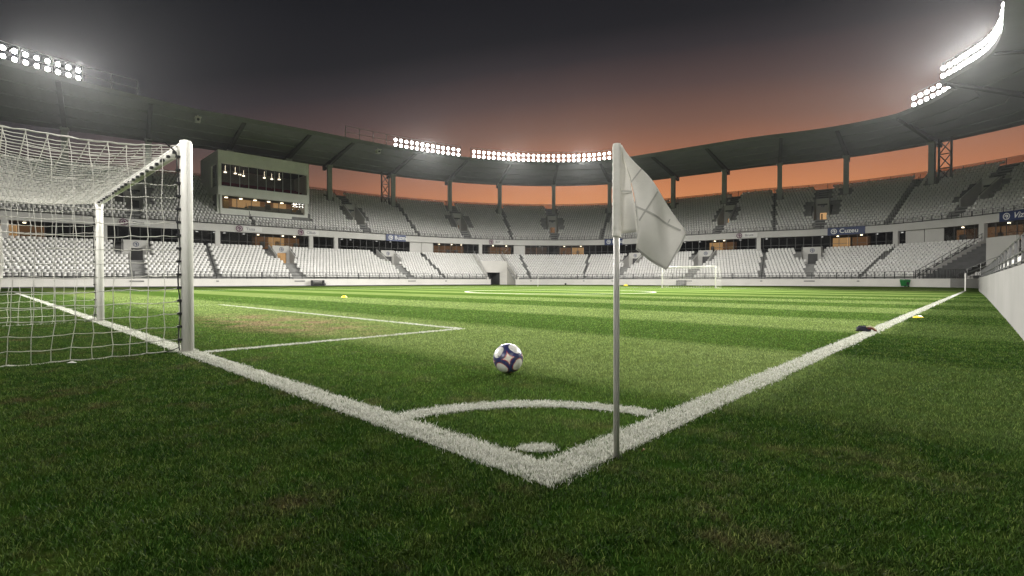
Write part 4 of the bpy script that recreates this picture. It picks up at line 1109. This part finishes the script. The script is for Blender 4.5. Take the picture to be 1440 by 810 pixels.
# steps up to the stand
for px, l, mt in ((443, 'dark steps against the far wall below the press box', 'cdark'), (958, 'grey steps against the wall behind the far goal', 'conc')):
    s = s_at(px, OL); u, n, w = axes(s); t = thing('steps', l, 'steps', P3(s, OL - .2, 0))
    for i in range(4):
        mb = MB(); mb.box(P3(s, OL - .17 - .3 * (3 - i) / 2 - .18, .12 + .24 * i), u, n, w,   .7 if mt == 'conc' else .85, .15 * (4 - i) , .03 if mt == 'cdark' else .11); 
        keep_world(mb.build('tread', M[mt]), t)
    for sg in (-1, 1):
        mb = MB(); mb.box(P3(s, OL - .6, .45) + u * sg * (.73 if mt == 'conc' else .88), u, n, w, .025, .5, .45); keep_world(mb.build('cheek', M[mt]), t)
s = s_at(454, OL); mb = MB(); mb.lathe(P3(s, OL - .6, .26), [(.26 * math.sin(a), -.26 * math.cos(a)) for a in np.linspace(.001, math.pi - .001, 12)], 16)
tag(mb.build('black_ball', M['black'], None, True), 'small black round object right of the dark steps at the far wall', 'ball')
mb = MB(); mb.lathe(P3(s_at(795, OL), OL - .8, .18), [(.2 * math.sin(a), -.18 * math.cos(a)) for a in np.linspace(.001, math.pi - .001, 10)], 12)
tag(mb.build('black_bag', M['black'], None, True), 'tiny dark bag on the grass before the far wall, middle', 'bag')
# dry leaf and scrap
lf = MB(); lf.v = [(0, 0, .012), (.016, .006, .03), (.03, .0, .014), (.02, -.012, .026), (.006, -.012, .03)]; lf.f = [(0, 1, 3), (1, 2, 3), (0, 3, 4), (0, 4, 1), (4, 3, 1)]; lf.m = [0] * 5
o = lf.build('dry_leaf', M['leaf']); o.location = gpt(902, 640); tag(o, 'small curled brown leaf at the foot of the flag pole', 'leaf')
sc_ = MB(); sc_.v = [(0, 0, .01), (.05, .01, .03), (.11, .0, .012), (.06, -.03, .016)]; sc_.f = [(0, 3, 1), (1, 3, 2), (0, 1, 2)]; sc_.m = [0] * 3
o = sc_.build('paper_scrap', M['white']); o.location = gpt(92, 512); tag(o, 'white paper scrap under the bottom edge of the net', 'paper')

# ------------------------------------------------------------------ sky, air, camera
wd = bpy.data.worlds.new('World'); C.world = wd; wd.use_nodes = True; nt = wd.node_tree
bg = nt.nodes['Background']
tc = node(nt, 'ShaderNodeTexCoord'); nv = node(nt, 'ShaderNodeVectorMath', operation='NORMALIZE'); nt.links.new(tc.outputs['Generated'], nv.inputs[0])
sp = node(nt, 'ShaderNodeSeparateXYZ'); nt.links.new(nv.outputs[0], sp.inputs[0])
el = mth(nt, 'ARCSINE', sp.outputs[2])
# towards the afterglow (azimuth about 28 deg right of straight ahead)
az = mth(nt, 'ADD', mth(nt, 'MULTIPLY', sp.outputs[0], math.sin(R(18))), mth(nt, 'MULTIPLY', sp.outputs[1], math.cos(R(18))))
e2 = mth(nt, 'ADD', el, mth(nt, 'MULTIPLY', mth(nt, 'SUBTRACT', 1., az), .47))
nz = noise(nt, nv.outputs[0], 2.2, 3); e2 = mth(nt, 'ADD', e2, mth(nt, 'MULTIPLY', mth(nt, 'SUBTRACT', nz, .5), .05))
cr = node(nt, 'ShaderNodeValToRGB'); nt.links.new(mth(nt, 'DIVIDE', e2, R(60), clamp=True), cr.inputs[0])
E = cr.color_ramp; stops = [(0., (.66, .265, .10)), (8, (.63, .25, .096)), (10.5, (.54, .205, .085)), (13, (.40, .155, .076)), (15.5, (.275, .12, .072)), (18, (.175, .090, .066)), (22, (.085, .054, .051)), (26, (.033, .0275, .031)), (29, (.0155, .015, .018)), (36, (.0098, .010, .013)), (60, (.005, .005, .007))]
stops = [(d_ / 60., c_) for d_, c_ in stops]
E.elements[0].position = 0; E.elements[0].color = (*stops[0][1], 1); E.elements[1].position = 1; E.elements[1].color = (*stops[-1][1], 1)
for p_, c_ in stops[1:-1]: e_ = E.elements.new(p_); e_.color = (*c_, 1)
nt.links.new(cr.outputs[0], bg.inputs[0]); bg.inputs[1].default_value = .84

HAZE = 0.00005
if HAZE:
    mb = MB(); mb.abox(-190, 190, -60, 240, -1, 34); hz = mb.build('haze', None) if False else None
    m = bpy.data.materials.new('haze'); m.use_nodes = True; nt = m.node_tree; nt.nodes.clear()
    out = node(nt, 'ShaderNodeOutputMaterial'); pv = node(nt, 'ShaderNodeVolumePrincipled')
    pv.inputs['Color'].default_value = (.93, .95, .97, 1); pv.inputs['Density'].default_value = HAZE; pv.inputs['Anisotropy'].default_value = .80
    nt.links.new(pv.outputs[0], out.inputs['Volume'])
    tag(mb.build('haze', m), kind='stuff')

cam = bpy.data.cameras.new('camera'); co = link('camera', cam); C.camera = co
cam.sensor_width = 36; cam.lens = 36 * FPX / 1440; cam.clip_start = .05; cam.clip_end = 3000
co.location = (0, 0, HC); co.rotation_euler = (R(90) - math.atan((405 - HZ) / FPX), 0, 0)
C.view_settings.view_transform = 'Standard'; C.view_settings.look = 'None'; C.view_settings.exposure = .3; C.view_settings.gamma = 1
C.cycles.max_bounces = 8; C.cycles.transparent_max_bounces = 12; C.cycles.volume_bounces = 0
C.cycles.use_denoising = True; C.cycles.sample_clamp_indirect = 6
